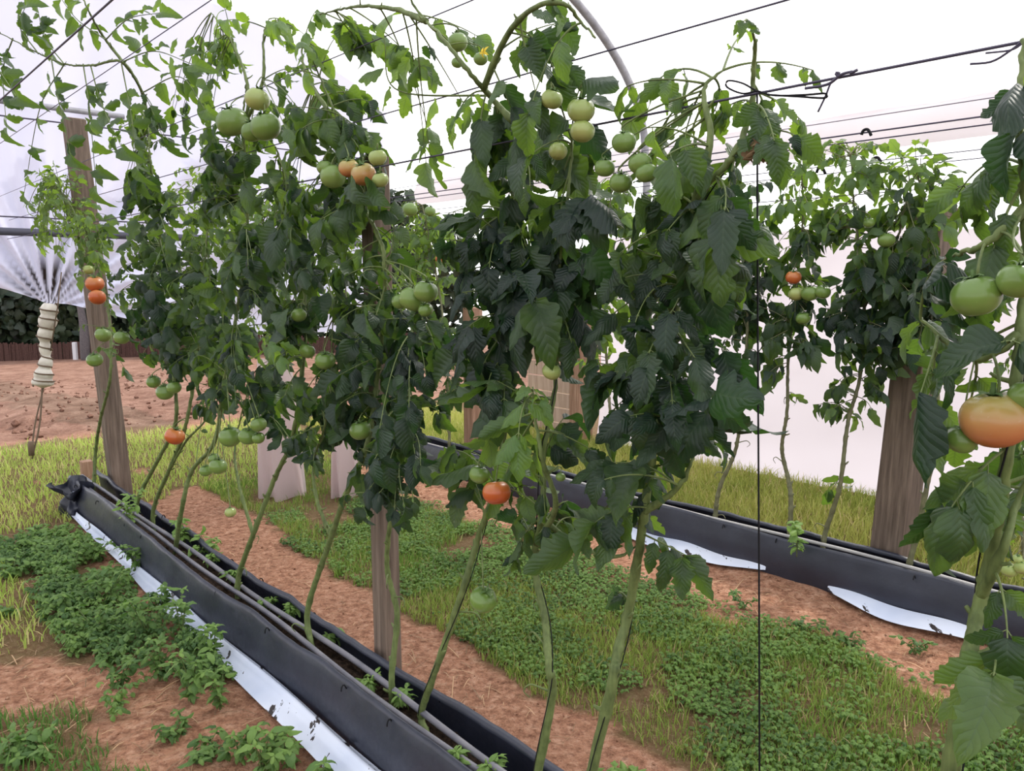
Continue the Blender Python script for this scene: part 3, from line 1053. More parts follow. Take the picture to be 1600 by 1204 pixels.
def add_fruit(root, org, stempts, mbs, px, py, rpx, col, t, seed, dt_=-0.07, lab=None):
    c = on_t(px, py, t + dt_)
    dep = proj(c)[2][0]
    r = rpx * dep / F
    mb = tomato_mesh('tomato', None, r, seed)
    o = mb.build('tomato', M[COLORS[col][0]], root)
    o.location = c - org
    o.rotation_euler = (RNG.uniform(-.35, .35), RNG.uniform(-.35, .35), RNG.uniform(0, 6))
    l_ = lab or COLORS[col][1]
    if l_: o['label'] = l_
    cal = calyx_mesh(r, seed + 1).build('calyx', M['sepal'], o)
    # stalk from stem to fruit
    top = c + UP * r * .85
    i = np.argmin(np.linalg.norm(stempts - (top + UP * .05), axis=1))
    b = stempts[i]
    mbs_path = spline([b, (b * .5 + top * .5) + UP * .012, top + UP * .012, top - UP * r * .12], 12)
    tube(mbs, mbs_path, 0.0019 if r > .02 else .0012, 5, closed=False)


# ------------------------------------------------------------------ tomato plants
FR = {}                       # fruits by plant, (px, py, radius px, colour)
PLANTS = []


def plant(key, t, label, stems, blobs, fruits=(), leaves=(), twine=False, tpl='MD', lsize=0.085, rst=0.011, lai=2.2, petals=()):
    PLANTS.append(dict(key=key, t=t, label=label, stems=stems, blobs=blobs, fruits=fruits, leaves=leaves, twine=twine, tpl=tpl, lsize=lsize, rst=rst, lai=lai, petals=petals))


# near row, left to right; blob = (px, py, rx, ry, tone, lai factor)
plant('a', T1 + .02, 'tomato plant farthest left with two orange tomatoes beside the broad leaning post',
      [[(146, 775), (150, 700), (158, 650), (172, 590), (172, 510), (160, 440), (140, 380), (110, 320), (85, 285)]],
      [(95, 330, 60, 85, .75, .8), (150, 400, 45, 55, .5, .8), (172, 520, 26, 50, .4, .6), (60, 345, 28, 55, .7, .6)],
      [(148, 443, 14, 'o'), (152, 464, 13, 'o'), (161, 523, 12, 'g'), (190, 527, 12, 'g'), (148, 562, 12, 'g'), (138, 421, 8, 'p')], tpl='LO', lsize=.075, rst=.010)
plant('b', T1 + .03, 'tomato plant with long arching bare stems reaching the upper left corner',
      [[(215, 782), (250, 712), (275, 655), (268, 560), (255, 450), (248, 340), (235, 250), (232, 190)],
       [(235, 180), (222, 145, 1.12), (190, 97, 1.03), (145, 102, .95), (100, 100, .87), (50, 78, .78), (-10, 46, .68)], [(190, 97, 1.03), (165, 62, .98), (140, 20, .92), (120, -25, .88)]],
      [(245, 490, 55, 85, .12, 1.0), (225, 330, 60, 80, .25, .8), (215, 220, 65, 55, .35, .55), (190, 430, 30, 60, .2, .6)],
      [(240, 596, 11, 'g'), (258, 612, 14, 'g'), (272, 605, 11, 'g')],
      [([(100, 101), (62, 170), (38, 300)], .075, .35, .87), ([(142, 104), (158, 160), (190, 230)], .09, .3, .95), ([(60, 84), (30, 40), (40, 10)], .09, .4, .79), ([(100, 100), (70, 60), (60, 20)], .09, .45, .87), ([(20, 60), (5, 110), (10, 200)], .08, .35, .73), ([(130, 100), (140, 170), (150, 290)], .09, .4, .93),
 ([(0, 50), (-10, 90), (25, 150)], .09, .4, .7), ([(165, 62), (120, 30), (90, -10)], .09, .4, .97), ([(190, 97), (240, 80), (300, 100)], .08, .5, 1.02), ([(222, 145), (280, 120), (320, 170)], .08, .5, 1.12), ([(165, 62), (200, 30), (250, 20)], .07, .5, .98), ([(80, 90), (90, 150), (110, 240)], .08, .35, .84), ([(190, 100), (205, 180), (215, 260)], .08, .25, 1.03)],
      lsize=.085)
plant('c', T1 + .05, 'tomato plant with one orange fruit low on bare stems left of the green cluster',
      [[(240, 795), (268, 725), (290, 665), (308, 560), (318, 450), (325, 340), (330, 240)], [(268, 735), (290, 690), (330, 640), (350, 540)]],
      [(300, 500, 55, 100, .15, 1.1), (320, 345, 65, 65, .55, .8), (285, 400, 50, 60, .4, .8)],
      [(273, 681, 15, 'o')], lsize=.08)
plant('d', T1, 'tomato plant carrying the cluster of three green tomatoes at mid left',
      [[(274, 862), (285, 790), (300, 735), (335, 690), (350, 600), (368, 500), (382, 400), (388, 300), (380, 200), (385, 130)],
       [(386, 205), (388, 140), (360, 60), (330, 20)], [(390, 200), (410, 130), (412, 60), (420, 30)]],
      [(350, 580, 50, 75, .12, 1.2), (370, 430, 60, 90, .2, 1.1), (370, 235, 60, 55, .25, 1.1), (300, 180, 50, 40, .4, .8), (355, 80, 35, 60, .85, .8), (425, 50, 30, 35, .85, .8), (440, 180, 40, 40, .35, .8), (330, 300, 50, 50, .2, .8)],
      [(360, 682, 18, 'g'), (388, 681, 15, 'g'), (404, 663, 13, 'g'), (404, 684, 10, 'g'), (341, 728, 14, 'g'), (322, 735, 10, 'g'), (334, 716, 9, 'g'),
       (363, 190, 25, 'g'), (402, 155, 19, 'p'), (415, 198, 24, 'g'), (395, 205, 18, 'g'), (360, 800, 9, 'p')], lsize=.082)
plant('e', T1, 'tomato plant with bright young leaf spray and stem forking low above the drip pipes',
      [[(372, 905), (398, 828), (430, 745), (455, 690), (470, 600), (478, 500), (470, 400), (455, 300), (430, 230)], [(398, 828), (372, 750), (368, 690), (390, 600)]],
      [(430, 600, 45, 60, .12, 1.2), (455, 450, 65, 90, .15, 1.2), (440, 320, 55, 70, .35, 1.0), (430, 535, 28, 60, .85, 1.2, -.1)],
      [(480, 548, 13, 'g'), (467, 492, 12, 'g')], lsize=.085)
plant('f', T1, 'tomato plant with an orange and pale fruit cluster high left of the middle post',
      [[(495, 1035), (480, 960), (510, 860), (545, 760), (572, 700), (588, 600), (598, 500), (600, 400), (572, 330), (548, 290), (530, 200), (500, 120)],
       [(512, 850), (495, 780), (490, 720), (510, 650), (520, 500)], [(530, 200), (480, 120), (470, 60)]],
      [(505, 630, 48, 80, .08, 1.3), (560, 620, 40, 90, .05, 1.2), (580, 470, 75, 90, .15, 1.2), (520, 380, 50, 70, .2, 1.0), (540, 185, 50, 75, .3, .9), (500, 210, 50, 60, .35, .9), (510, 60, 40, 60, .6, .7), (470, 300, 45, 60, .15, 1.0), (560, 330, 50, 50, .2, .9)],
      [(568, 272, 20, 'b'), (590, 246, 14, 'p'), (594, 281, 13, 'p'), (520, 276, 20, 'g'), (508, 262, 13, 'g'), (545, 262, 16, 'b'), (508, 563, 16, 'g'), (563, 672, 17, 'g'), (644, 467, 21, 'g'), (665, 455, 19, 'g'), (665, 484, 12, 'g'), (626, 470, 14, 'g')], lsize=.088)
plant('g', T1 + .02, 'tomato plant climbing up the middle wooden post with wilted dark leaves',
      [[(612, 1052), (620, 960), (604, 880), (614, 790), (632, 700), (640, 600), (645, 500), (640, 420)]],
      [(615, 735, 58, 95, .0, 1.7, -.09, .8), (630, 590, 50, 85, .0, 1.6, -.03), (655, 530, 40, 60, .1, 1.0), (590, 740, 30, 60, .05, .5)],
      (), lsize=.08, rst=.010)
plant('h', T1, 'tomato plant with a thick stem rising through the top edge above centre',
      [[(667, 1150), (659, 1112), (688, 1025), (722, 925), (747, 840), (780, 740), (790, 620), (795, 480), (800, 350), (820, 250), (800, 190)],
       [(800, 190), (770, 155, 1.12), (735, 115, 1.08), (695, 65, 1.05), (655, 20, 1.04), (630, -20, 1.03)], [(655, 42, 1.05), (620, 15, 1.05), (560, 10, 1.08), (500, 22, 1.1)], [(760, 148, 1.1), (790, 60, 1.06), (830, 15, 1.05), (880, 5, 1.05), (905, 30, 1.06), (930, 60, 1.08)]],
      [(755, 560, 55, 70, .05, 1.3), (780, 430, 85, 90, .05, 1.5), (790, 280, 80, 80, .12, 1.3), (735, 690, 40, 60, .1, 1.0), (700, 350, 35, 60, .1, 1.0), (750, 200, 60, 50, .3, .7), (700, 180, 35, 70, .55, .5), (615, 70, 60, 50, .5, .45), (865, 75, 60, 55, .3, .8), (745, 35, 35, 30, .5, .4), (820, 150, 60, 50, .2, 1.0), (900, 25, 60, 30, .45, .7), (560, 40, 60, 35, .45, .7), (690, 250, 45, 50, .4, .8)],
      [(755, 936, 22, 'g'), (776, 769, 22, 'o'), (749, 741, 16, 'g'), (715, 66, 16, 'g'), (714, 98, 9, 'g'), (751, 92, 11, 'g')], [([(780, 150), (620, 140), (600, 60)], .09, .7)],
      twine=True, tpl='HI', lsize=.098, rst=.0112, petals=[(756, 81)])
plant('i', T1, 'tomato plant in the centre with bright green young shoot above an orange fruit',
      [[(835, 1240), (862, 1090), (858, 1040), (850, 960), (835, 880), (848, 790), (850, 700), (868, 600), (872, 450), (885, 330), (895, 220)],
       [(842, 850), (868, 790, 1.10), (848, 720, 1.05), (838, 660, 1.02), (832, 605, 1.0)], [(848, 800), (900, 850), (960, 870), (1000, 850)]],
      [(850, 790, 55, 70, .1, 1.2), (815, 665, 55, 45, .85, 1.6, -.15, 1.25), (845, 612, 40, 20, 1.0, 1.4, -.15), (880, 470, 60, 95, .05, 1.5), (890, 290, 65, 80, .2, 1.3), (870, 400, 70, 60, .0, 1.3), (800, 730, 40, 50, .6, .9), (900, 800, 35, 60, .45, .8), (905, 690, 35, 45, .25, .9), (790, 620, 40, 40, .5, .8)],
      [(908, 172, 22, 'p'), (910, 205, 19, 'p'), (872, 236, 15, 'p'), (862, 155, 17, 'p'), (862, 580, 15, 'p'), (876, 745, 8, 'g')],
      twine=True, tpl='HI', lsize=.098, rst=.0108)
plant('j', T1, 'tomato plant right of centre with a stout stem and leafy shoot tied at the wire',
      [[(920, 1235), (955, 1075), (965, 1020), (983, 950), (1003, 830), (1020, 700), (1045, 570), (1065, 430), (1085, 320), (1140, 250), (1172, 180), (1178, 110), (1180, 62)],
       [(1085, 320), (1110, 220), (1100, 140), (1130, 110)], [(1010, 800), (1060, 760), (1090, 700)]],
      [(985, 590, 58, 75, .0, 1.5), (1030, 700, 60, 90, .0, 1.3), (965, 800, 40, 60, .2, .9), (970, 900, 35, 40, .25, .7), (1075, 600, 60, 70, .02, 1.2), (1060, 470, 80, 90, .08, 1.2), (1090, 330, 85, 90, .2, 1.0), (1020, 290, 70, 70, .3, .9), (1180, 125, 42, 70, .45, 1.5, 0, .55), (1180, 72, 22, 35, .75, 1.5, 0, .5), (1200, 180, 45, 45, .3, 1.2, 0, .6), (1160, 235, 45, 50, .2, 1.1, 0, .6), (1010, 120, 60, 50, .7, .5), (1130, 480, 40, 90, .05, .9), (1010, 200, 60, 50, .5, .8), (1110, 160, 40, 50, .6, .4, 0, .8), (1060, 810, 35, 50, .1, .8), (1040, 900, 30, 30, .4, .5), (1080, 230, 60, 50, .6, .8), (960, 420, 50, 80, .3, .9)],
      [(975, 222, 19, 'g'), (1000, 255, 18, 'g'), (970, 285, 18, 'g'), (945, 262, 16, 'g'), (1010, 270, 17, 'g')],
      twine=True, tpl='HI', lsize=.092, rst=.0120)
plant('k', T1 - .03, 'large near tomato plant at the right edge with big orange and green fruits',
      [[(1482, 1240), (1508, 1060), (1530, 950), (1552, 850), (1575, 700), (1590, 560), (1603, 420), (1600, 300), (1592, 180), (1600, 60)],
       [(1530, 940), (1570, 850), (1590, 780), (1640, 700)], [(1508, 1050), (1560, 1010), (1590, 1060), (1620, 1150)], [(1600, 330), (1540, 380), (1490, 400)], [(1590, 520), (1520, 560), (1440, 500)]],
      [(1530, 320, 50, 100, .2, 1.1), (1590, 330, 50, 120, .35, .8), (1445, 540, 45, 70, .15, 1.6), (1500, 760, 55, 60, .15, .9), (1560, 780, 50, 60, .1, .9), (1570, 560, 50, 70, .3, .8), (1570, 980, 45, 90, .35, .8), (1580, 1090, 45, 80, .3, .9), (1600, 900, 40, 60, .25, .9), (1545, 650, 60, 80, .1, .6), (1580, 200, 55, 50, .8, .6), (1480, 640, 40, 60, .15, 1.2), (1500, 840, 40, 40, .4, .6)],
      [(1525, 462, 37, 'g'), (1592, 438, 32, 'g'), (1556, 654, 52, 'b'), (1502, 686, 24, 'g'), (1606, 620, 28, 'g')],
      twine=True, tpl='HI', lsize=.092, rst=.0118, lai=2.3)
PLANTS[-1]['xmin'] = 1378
# right hand row
plant('l', T2, 'tomato plant of the right hand row standing behind the hanging twine',
      [[(1118, 805), (1125, 760), (1150, 700), (1160, 610), (1168, 500), (1160, 380), (1150, 260)]],
      [(1160, 500, 40, 80, .1, .9), (1140, 370, 55, 80, .25, 1.0), (1190, 380, 40, 60, .2, .9), (1155, 640, 20, 30, .3, .5)], (), tpl='LO', lsize=.10, rst=.013)
plant('m', T2, 'tomato plant of the right hand row with orange and green fruits, thin crooked stem',
      [[(1236, 790), (1232, 750), (1222, 700), (1230, 640), (1232, 560), (1245, 450), (1255, 330), (1250, 250)]],
      [(1250, 400, 50, 60, .3, .9), (1240, 310, 45, 60, .7, .9), (1215, 560, 25, 45, .15, .9), (1260, 510, 40, 50, .1, 1.1), (1225, 480, 30, 50, .1, .9), (1240, 630, 22, 22, .5, .5)],
      [(1240, 433, 12, 'o'), (1244, 459, 12, 'p'), (1266, 458, 14, 'g'), (1286, 456, 12, 'g'), (1255, 497, 11, 'g')], tpl='LO', lsize=.10, rst=.012)
plant('n', T2, 'tomato plant of the right hand row with a sloping stem left of the thick post',
      [[(1285, 870), (1290, 830), (1312, 760), (1325, 660), (1345, 580), (1350, 450), (1335, 330), (1330, 240)], [(1350, 480), (1400, 380), (1420, 290)]],
      [(1340, 480, 65, 80, .05, 1.5), (1330, 350, 70, 60, .5, 1.1), (1320, 250, 70, 40, .8, .9), (1305, 620, 40, 45, .4, .8), (1350, 620, 30, 45, .3, .5), (1330, 720, 20, 25, .4, .4), (1400, 400, 55, 70, .3, 1.1), (1390, 260, 55, 45, .75, .9)],
      [(1385, 375, 13, 'g'), (1358, 348, 9, 'g')], tpl='LO', lsize=.10, rst=.013)
plant('o', T2 + .05, 'tomato plant of the right hand row hiding the top of the thick post',
      [[(1412, 915), (1440, 800), (1465, 650), (1455, 520), (1450, 400), (1440, 300)]],
      [(1440, 470, 55, 80, .0, 1.6), (1430, 350, 60, 60, .4, 1.1), (1390, 530, 50, 50, .05, 1.3), (1475, 330, 40, 60, .5, .8), (1440, 250, 45, 35, .8, .7)],
      (), tpl='LO', lsize=.10, rst=.012)
plant('p', T2, 'tomato plant of the right hand row at the right edge with small pale fruits',
      [[(1620, 960), (1600, 850), (1590, 700), (1600, 560), (1590, 420)]],
      [(1570, 830, 35, 45, .4, .5), (1590, 700, 30, 90, .3, .6), (1540, 480, 40, 100, .3, .5)],
      [(1577, 890, 12, 'p'), (1597, 885, 12, 'p'), (1590, 873, 8, 'p')], tpl='LO', lsize=.10, rst=.012)
plant('q', T2, 'tomato plant of the right hand row seen between the two central plants',
      [[(960, 775), (958, 700), (950, 600), (945, 480), (950, 360), (960, 260)]],
      [(950, 470, 45, 80, .7, .9), (950, 340, 50, 70, .6, .9), (925, 560, 20, 50, .7, .5)], (), tpl='LO', lsize=.10, rst=.012)
plant('r', T2, 'tomato plant of the right hand row behind the stout stemmed central plant',
      [[(1030, 785), (1035, 700), (1040, 600), (1030, 480), (1040, 380)]],
      [(1020, 430, 50, 80, .4, 1.0), (1080, 430, 50, 90, .35, 1.0), (1050, 300, 60, 60, .5, .8)], (), tpl='LO', lsize=.10, rst=.012)
plant('s', T2, 'distant tomato plant of the right hand row seen just right of the middle post',
      [[(700, 748), (702, 680), (700, 600), (690, 480), (672, 380), (660, 320)]],
      [(680, 400, 40, 70, .7, .9), (640, 350, 45, 45, .85, .9), (700, 560, 30, 80, .3, .9), (630, 420, 30, 60, .7, .8)],
      [(641, 327, 12, 'g'), (688, 405, 8, 'o'), (672, 330, 9, 'g')], tpl='LO', lsize=.10, rst=.012)
plant('t', T2, 'distant tomato plant of the right hand row seen left of the middle post',
      [[(560, 740), (556, 660), (548, 560), (540, 450), (530, 340)]],
      [(560, 350, 45, 60, .85, .8), (520, 420, 40, 70, .6, .9), (480, 340, 45, 60, .8, .8), (570, 560, 40, 90, .3, .9)], (), tpl='LO', lsize=.10, rst=.012)
plant('u', 2.3, 'distant pale tomato foliage beyond the far end of the near row',
      [[(452, 740), (450, 650), (440, 540), (420, 420), (400, 330)]],
      [(400, 340, 50, 60, .85, .9), (340, 330, 45, 60, .85, .9), (290, 300, 40, 50, .8, .8), (440, 300, 35, 50, .8, .8), (420, 470, 50, 70, .5, .9)], (), tpl='LO', lsize=.10, rst=.012)

for pd in PLANTS:
    for f in pd['fruits']:
        if f[2] >= 11:
            t = pd['t'] - .07
            c = on_t(f[0], f[1], t)
            FRUIT_GUARD.append((f[0], f[1], f[2] * .92, proj(c)[2][0]))

TPLS = {'HI': TPL_HI, 'MD': TPL_MD, 'LO': TPL_LO}
for pi, pd in enumerate(PLANTS):
    rng = np.random.default_rng(500 + pi)
    t = pd['t']
    XMIN[0] = pd.get('xmin')
    base = on_t(*pd['stems'][0][0], t)
    org = np.array([base[0], base[1], base[2]])
    root = empty('tomato_plant', org)
    tag(root, pd['label'], 'tomato plant')
    mbs, mbl = MB(), MB()
    mbr = mbs
    allp = []
    t0_ = pd['t']
    for si, st_ in enumerate(pd['stems']):
        pts = [on_t(x, y, t + (0.025 * math.sin(k * 1.7 + pi) if k and not (si and k == 0) else 0)) for k, (x, y, t) in enumerate([(q + (t0_,)) if len(q) == 2 else q for q in st_])]
        if si == 0 and pts[0][2] > .1:
            pts = [pts[0] * [1, 1, 0] + [0, 0, .08]] + pts
        if si:
            # root a side stem on the nearest point of an existing one
            ap = np.vstack(allp)
            pts[0] = ap[np.argmin(np.linalg.norm(ap - pts[0], axis=1))]
        L = sum(np.linalg.norm(np.array(pts[k + 1]) - pts[k]) for k in range(len(pts) - 1))
        n = max(24, int(L / .012))
        path = spline(pts, n)
        path = path + rng.normal(0, .0012, path.shape) * np.linspace(.3, 1, n)[:, None]
        kk = np.linspace(0, 1, n)
        r0 = pd['rst'] * (1.0 if si == 0 else .62)
        rad = r0 * (1.05 - .80 * kk)
        # swollen nodes every ~9 cm
        ph_ = kk * L / .095 + rng.random()
        rad = rad * (1 + .22 * np.exp(-(((ph_ % 1) - .5) / .10) ** 2))
        tube(mbs, path, rad, 10 if pd['tpl'] == 'HI' else 7)
        for kq in range(int(ph_[-1])):
            i = np.argmin(np.abs(ph_ - kq - .5))
            if kk[i] > .62 and si == 0: continue
            a = rng.uniform(0, 6.28)
            o_ = unit(math.cos(a) * D + math.sin(a) * N * .6 + UP * rng.uniform(.1, .6))
            if rng.random() < .75:
                l_ = rng.uniform(.012, .03)
                tube(mbs, spline([path[i], path[i] + o_ * l_ * .6, path[i] + o_ * l_ + UP * .004], 6), np.linspace(rad[i] * .5, rad[i] * .25, 6), 6)
            elif rng.random() < .8 and si == 0:
                # withered curled truss remnant
                q_ = [path[i], path[i] + o_ * .03, path[i] + o_ * .055 - UP * .004, path[i] + o_ * .07 - UP * .025, path[i] + o_ * .055 - UP * .035]
                tube(mbs, spline(q_, 14), np.linspace(.003, .0012, 14), 5)
        allp.append(path)
    sp_all = np.vstack(allp)
    tpls = TPLS[pd['tpl']]
    t = t0_
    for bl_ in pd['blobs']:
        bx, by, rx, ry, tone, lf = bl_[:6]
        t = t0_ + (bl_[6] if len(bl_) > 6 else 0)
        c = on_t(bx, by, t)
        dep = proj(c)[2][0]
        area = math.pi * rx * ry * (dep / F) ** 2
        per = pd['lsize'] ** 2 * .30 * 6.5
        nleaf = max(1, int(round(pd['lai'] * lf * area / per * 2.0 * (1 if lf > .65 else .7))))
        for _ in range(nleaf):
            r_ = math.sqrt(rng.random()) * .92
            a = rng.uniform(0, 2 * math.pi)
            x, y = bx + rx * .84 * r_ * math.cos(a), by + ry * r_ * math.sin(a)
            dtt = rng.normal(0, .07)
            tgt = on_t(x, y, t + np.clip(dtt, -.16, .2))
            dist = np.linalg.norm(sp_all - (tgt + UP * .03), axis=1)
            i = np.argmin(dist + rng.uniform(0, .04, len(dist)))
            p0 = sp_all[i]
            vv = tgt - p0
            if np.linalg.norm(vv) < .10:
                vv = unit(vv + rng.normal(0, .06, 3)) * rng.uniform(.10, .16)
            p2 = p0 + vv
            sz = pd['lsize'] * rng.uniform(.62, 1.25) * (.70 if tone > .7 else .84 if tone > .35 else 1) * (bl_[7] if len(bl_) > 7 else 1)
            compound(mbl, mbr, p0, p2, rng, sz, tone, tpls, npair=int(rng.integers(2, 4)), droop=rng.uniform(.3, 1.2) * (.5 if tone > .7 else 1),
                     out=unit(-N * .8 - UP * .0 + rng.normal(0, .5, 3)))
    t = t0_
    for lf_ in pd['leaves']:
        pth, sz, tone = lf_[:3]
        tl = lf_[3] if len(lf_) > 3 else t
        a_, b_, c_ = [on_t(x, y, tl + o__) for (x, y), o__ in zip(pth, (0, -.02, -.04))]
        path = spline([a_, b_, c_], 20)
        tube(mbr, path, np.linspace(.003, .0012, 20), 5, closed=False)
        for k in range(5, 20, 3):
            f = unit(path[k] - path[k - 1])
            side = unit(np.cross(f, N))
            for sg in (-1, 1):
                d_ = unit(side * sg + f * .4 - UP * .4 + rng.normal(0, .2, 3))
                put_leaflet(mbl, tpls[rng.integers(len(tpls))], path[k] + d_ * .006, d_, unit(UP * .4 - N * .8 + rng.normal(0, .4, 3)), sz * rng.uniform(.7, 1.2), tone, rng.random())
        put_leaflet(mbl, tpls[0], path[-1], unit(path[-1] - path[-2]), unit(-N + UP * .3), sz * 1.3, tone, .5)
    for k, (x, y, rp, col) in enumerate(pd['fruits']):
        add_fruit(root, org, sp_all, mbr, x, y, rp, col, t, 1000 + pi * 50 + k)
    mbs.v = [v - org for v in mbs.v]
    mbl.v = [v - org for v in mbl.v]
    mbs.build('stem', M['stem'] if t < 2 else M['stem_far'], root)
    fo = mbl.build('foliage', M['leaf'], root)
    for (x, y) in pd['petals']:
        m_ = MB()
        c = on_t(x, y, t - .09) - org
        for q_ in range(5):
            a = q_ * 2 * math.pi / 5
            d_ = unit(D * math.cos(a) + UP * math.sin(a) - N * .3)
            put_leaflet(m_, TPL_LO[q_ % 3], c, d_, -N, .016, .5, .5, .8)
        m_.build('flower', M['yellow'], root)
    if pd['twine']:
        p_ = allp[0]
        m_ = MB()
        n = len(p_)
        kk = np.linspace(0, 1, n)
        aa = kk * 2 * math.pi * 2.1 + pi
        off = np.stack([np.cos(aa), np.sin(aa), 0 * aa], -1) * (pd['rst'] * (1.12 - .6 * kk) + .002)[:, None]
        k_ = int(n * .75)
        sm = np.array([np.mean(p_[max(0, i - 6):i + 7], axis=0) for i in range(n)])
        tube(m_, (sm + off)[:k_], 0.0013, 5)
        tag(m_.build('climbing_twine', M['cord'], origin=org), 'black twine wound up the stem of the ' + {'h': 'plant bearing the single low hanging green tomato', 'i': 'central plant with a bright green shoot', 'j': 'stout plant right of centre', 'k': 'large near plant at the right edge'}[pd['key']], 'twine')

XMIN[0] = None
# withered leaves caught in the wire-tied shoot
mb = MB()
c = on_t(1186, 230, T1 - .05)
rng = np.random.default_rng(5)
for k in range(16):
    d_ = unit(rng.normal(0, 1, 3) - UP * .6)
    put_leaflet(mb, TPL_MD[k % 10], c + rng.normal(0, .009, 3), d_, rng.normal(0, 1, 3), rng.uniform(.018, .034), .3, .5, .9)
tag(mb.build('withered_leaves', M['dry'], origin=c), 'brown withered leaf clump hanging on the twine below the wire', 'dead leaves')

# ------------------------------------------------------------------ weeds and grass
def blades(name, n, sampler, h, wd, cols, label, lean=.5, seg=3, cat='grass'):
    rng = np.random.default_rng(len(name) * 7 + n)
    s, t = sampler(rng, n)
    n = len(s)
    z = ground_z(s, t)
    base = s[:, None] * D + t[:, None] * N + z[:, None] * UP
    hh = h * rng.uniform(.35, 1.1, n)
    a = rng.uniform(0, 2 * math.pi, n)
    dirv = np.stack([np.cos(a), np.sin(a), 0 * a], -1)
    a2 = rng.uniform(0, 2 * math.pi, n)
    wv = np.stack([np.cos(a2), np.sin(a2), 0 * a], -1) * wd * rng.uniform(.6, 1.2, n)[:, None]
    ln = lean * rng.uniform(.2, 1.4, n)
    lv = []
    for k in range(seg):
        u = k / seg
        c = base + UP * (hh * u * (1 - .25 * ln * u))[:, None] + dirv * (hh * ln * u * u)[:, None]
        ww = wv * (1 - u * .6)
        lv += [c - ww, c + ww]
    tip = base + UP * (hh * (1 - .3 * ln))[:, None] + dirv * (hh * ln)[:, None]
    V = np.stack(lv + [tip], 1)
    m_ = 2 * seg + 1
    idx = np.arange(n)[:, None, None] * m_
    q = np.array([[2 * k, 2 * k + 1, 2 * k + 3, 2 * k + 2] for k in range(seg - 1)])[None] + idx
    tr = np.array([[2 * seg - 2, 2 * seg - 1, 2 * seg]])[None] + idx
    ca, cb, cc = [np.array(x) for x in cols]
    m1 = np.clip(fbm(s * 1.7, t * 1.7, 31) * 1.6 - .3 + rng.normal(0, .22, n), 0, 1)[:, None]
    colr = ca * (1 - m1) + cb * m1
    dryk = (rng.random(n) < .10)[:, None]
    colr = np.where(dryk, cc, colr)
    at_ = np.ones((n, m_, 4))
    at_[:, :, :3] = colr[:, None, :]
    mb = MB()
    mb.add(V.reshape(-1, 3), q.reshape(-1, 4), tr.reshape(-1, 3), at_.reshape(-1, 4))
    tag(mb.build(name, M['grass']), label, cat, kind='stuff')


def rect_sampler(s0, s1, t0, t1, cond=None):
    def f(rng, n):
        s = rng.uniform(s0, s1, n)
        t = rng.uniform(t0, t1, n)
        m = grass_mask(s, t) > rng.uniform(0.05, .95, n)
        m &= (np.abs(t - 1.175) > .13) | (s > 5.3)
        m &= (np.abs(t - 3.34) > .13) | (s > 5.1)
        if cond is not None: m &= cond(s, t, rng)
        return s[m], t[m]
    return f


GA, GB, GC = (0.13, 0.26, 0.04), (0.34, 0.42, 0.09), (0.50, 0.40, 0.20)
dens = lambda k, sd: (lambda s, t, rng: fbm(s * 3.3, t * 3.3, sd) > k + rng.uniform(-.12, .12, len(s)))
blades('aisle_grass', 80000, rect_sampler(0.2, 5.2, 1.7, 2.95, dens(.42, 3)), .055, .0022, (GA, GB, GC), 'green grass growing in the aisle between the two troughs')
blades('side_grass', 60000, rect_sampler(-.5, 6.8, 3.46, 4.92), .11, .0032, ((0.27, .34, .06), (0.52, .52, .14), (.66, .55, .26)), 'yellow green grass between the right hand trough and white side curtain')
blades('end_grass', 60000, rect_sampler(3.3, 7.7, -4.5, 3.3, lambda s, t, rng: ((s > 4.9) | (t < .62)) & (s < 7.4 + rng.normal(0, .1, len(s)))), .075, .0035, ((0.32, .45, .08), (0.58, .66, .17), (.66, .58, .28)), 'bright grass at the open far end of the tunnel at left')  # sunlit brightness of this grass is put into its blade colours
blades('corner_grass', 30000, rect_sampler(-.3, 2.9, -1.6, .6), .06, .0026, ((.08, .2, .04), (.16, .30, .06), GC), 'grass in the bottom left corner of the aisle')

# straw litter on the bare soil
rng = np.random.default_rng(77)
n = 8500
s = rng.uniform(.1, 5.2, n)
t = rng.uniform(-2.4, 3.2, n)
keep = (np.abs(t - 1.15) > .2) & (fbm(s * 2.1, t * 2.1, 55) > rng.uniform(.33, .62, n))
s, t = s[keep], t[keep]
mb = MB()
n = len(s)
a = rng.uniform(0, math.pi, n)
L = rng.uniform(.012, .065, n) * rng.uniform(.5, 1.2, n)
c = s[:, None] * D + t[:, None] * N + (ground_z(s, t) + .005)[:, None] * UP
dv = np.stack([np.cos(a), np.sin(a), rng.normal(0, .12, n)], -1)
wv = np.stack([-np.sin(a), np.cos(a), 0 * a], -1) * rng.uniform(.0006, .0016, n)[:, None]
V = np.stack([c - dv * L[:, None] - wv, c - dv * L[:, None] + wv, c + wv * 1.2 + UP * .004, c - wv * 1.2 + UP * .004, c + dv * L[:, None] + wv, c + dv * L[:, None] - wv], 1)
q = np.array([[0, 1, 2, 3], [3, 2, 4, 5]])[None] + np.arange(n)[:, None, None] * 6
at_ = np.ones((n, 6, 4))
at_[:, :, :3] = (np.array([.46, .31, .18]) * rng.uniform(.4, 1.4, (n, 1)))[:, None, :]
mb.add(V.reshape(-1, 3), q.reshape(-1, 4), None, at_.reshape(-1, 4))
tag(mb.build('straw_litter', M['grass']), 'dry straw bits scattered over the red soil paths', 'straw', kind='stuff')


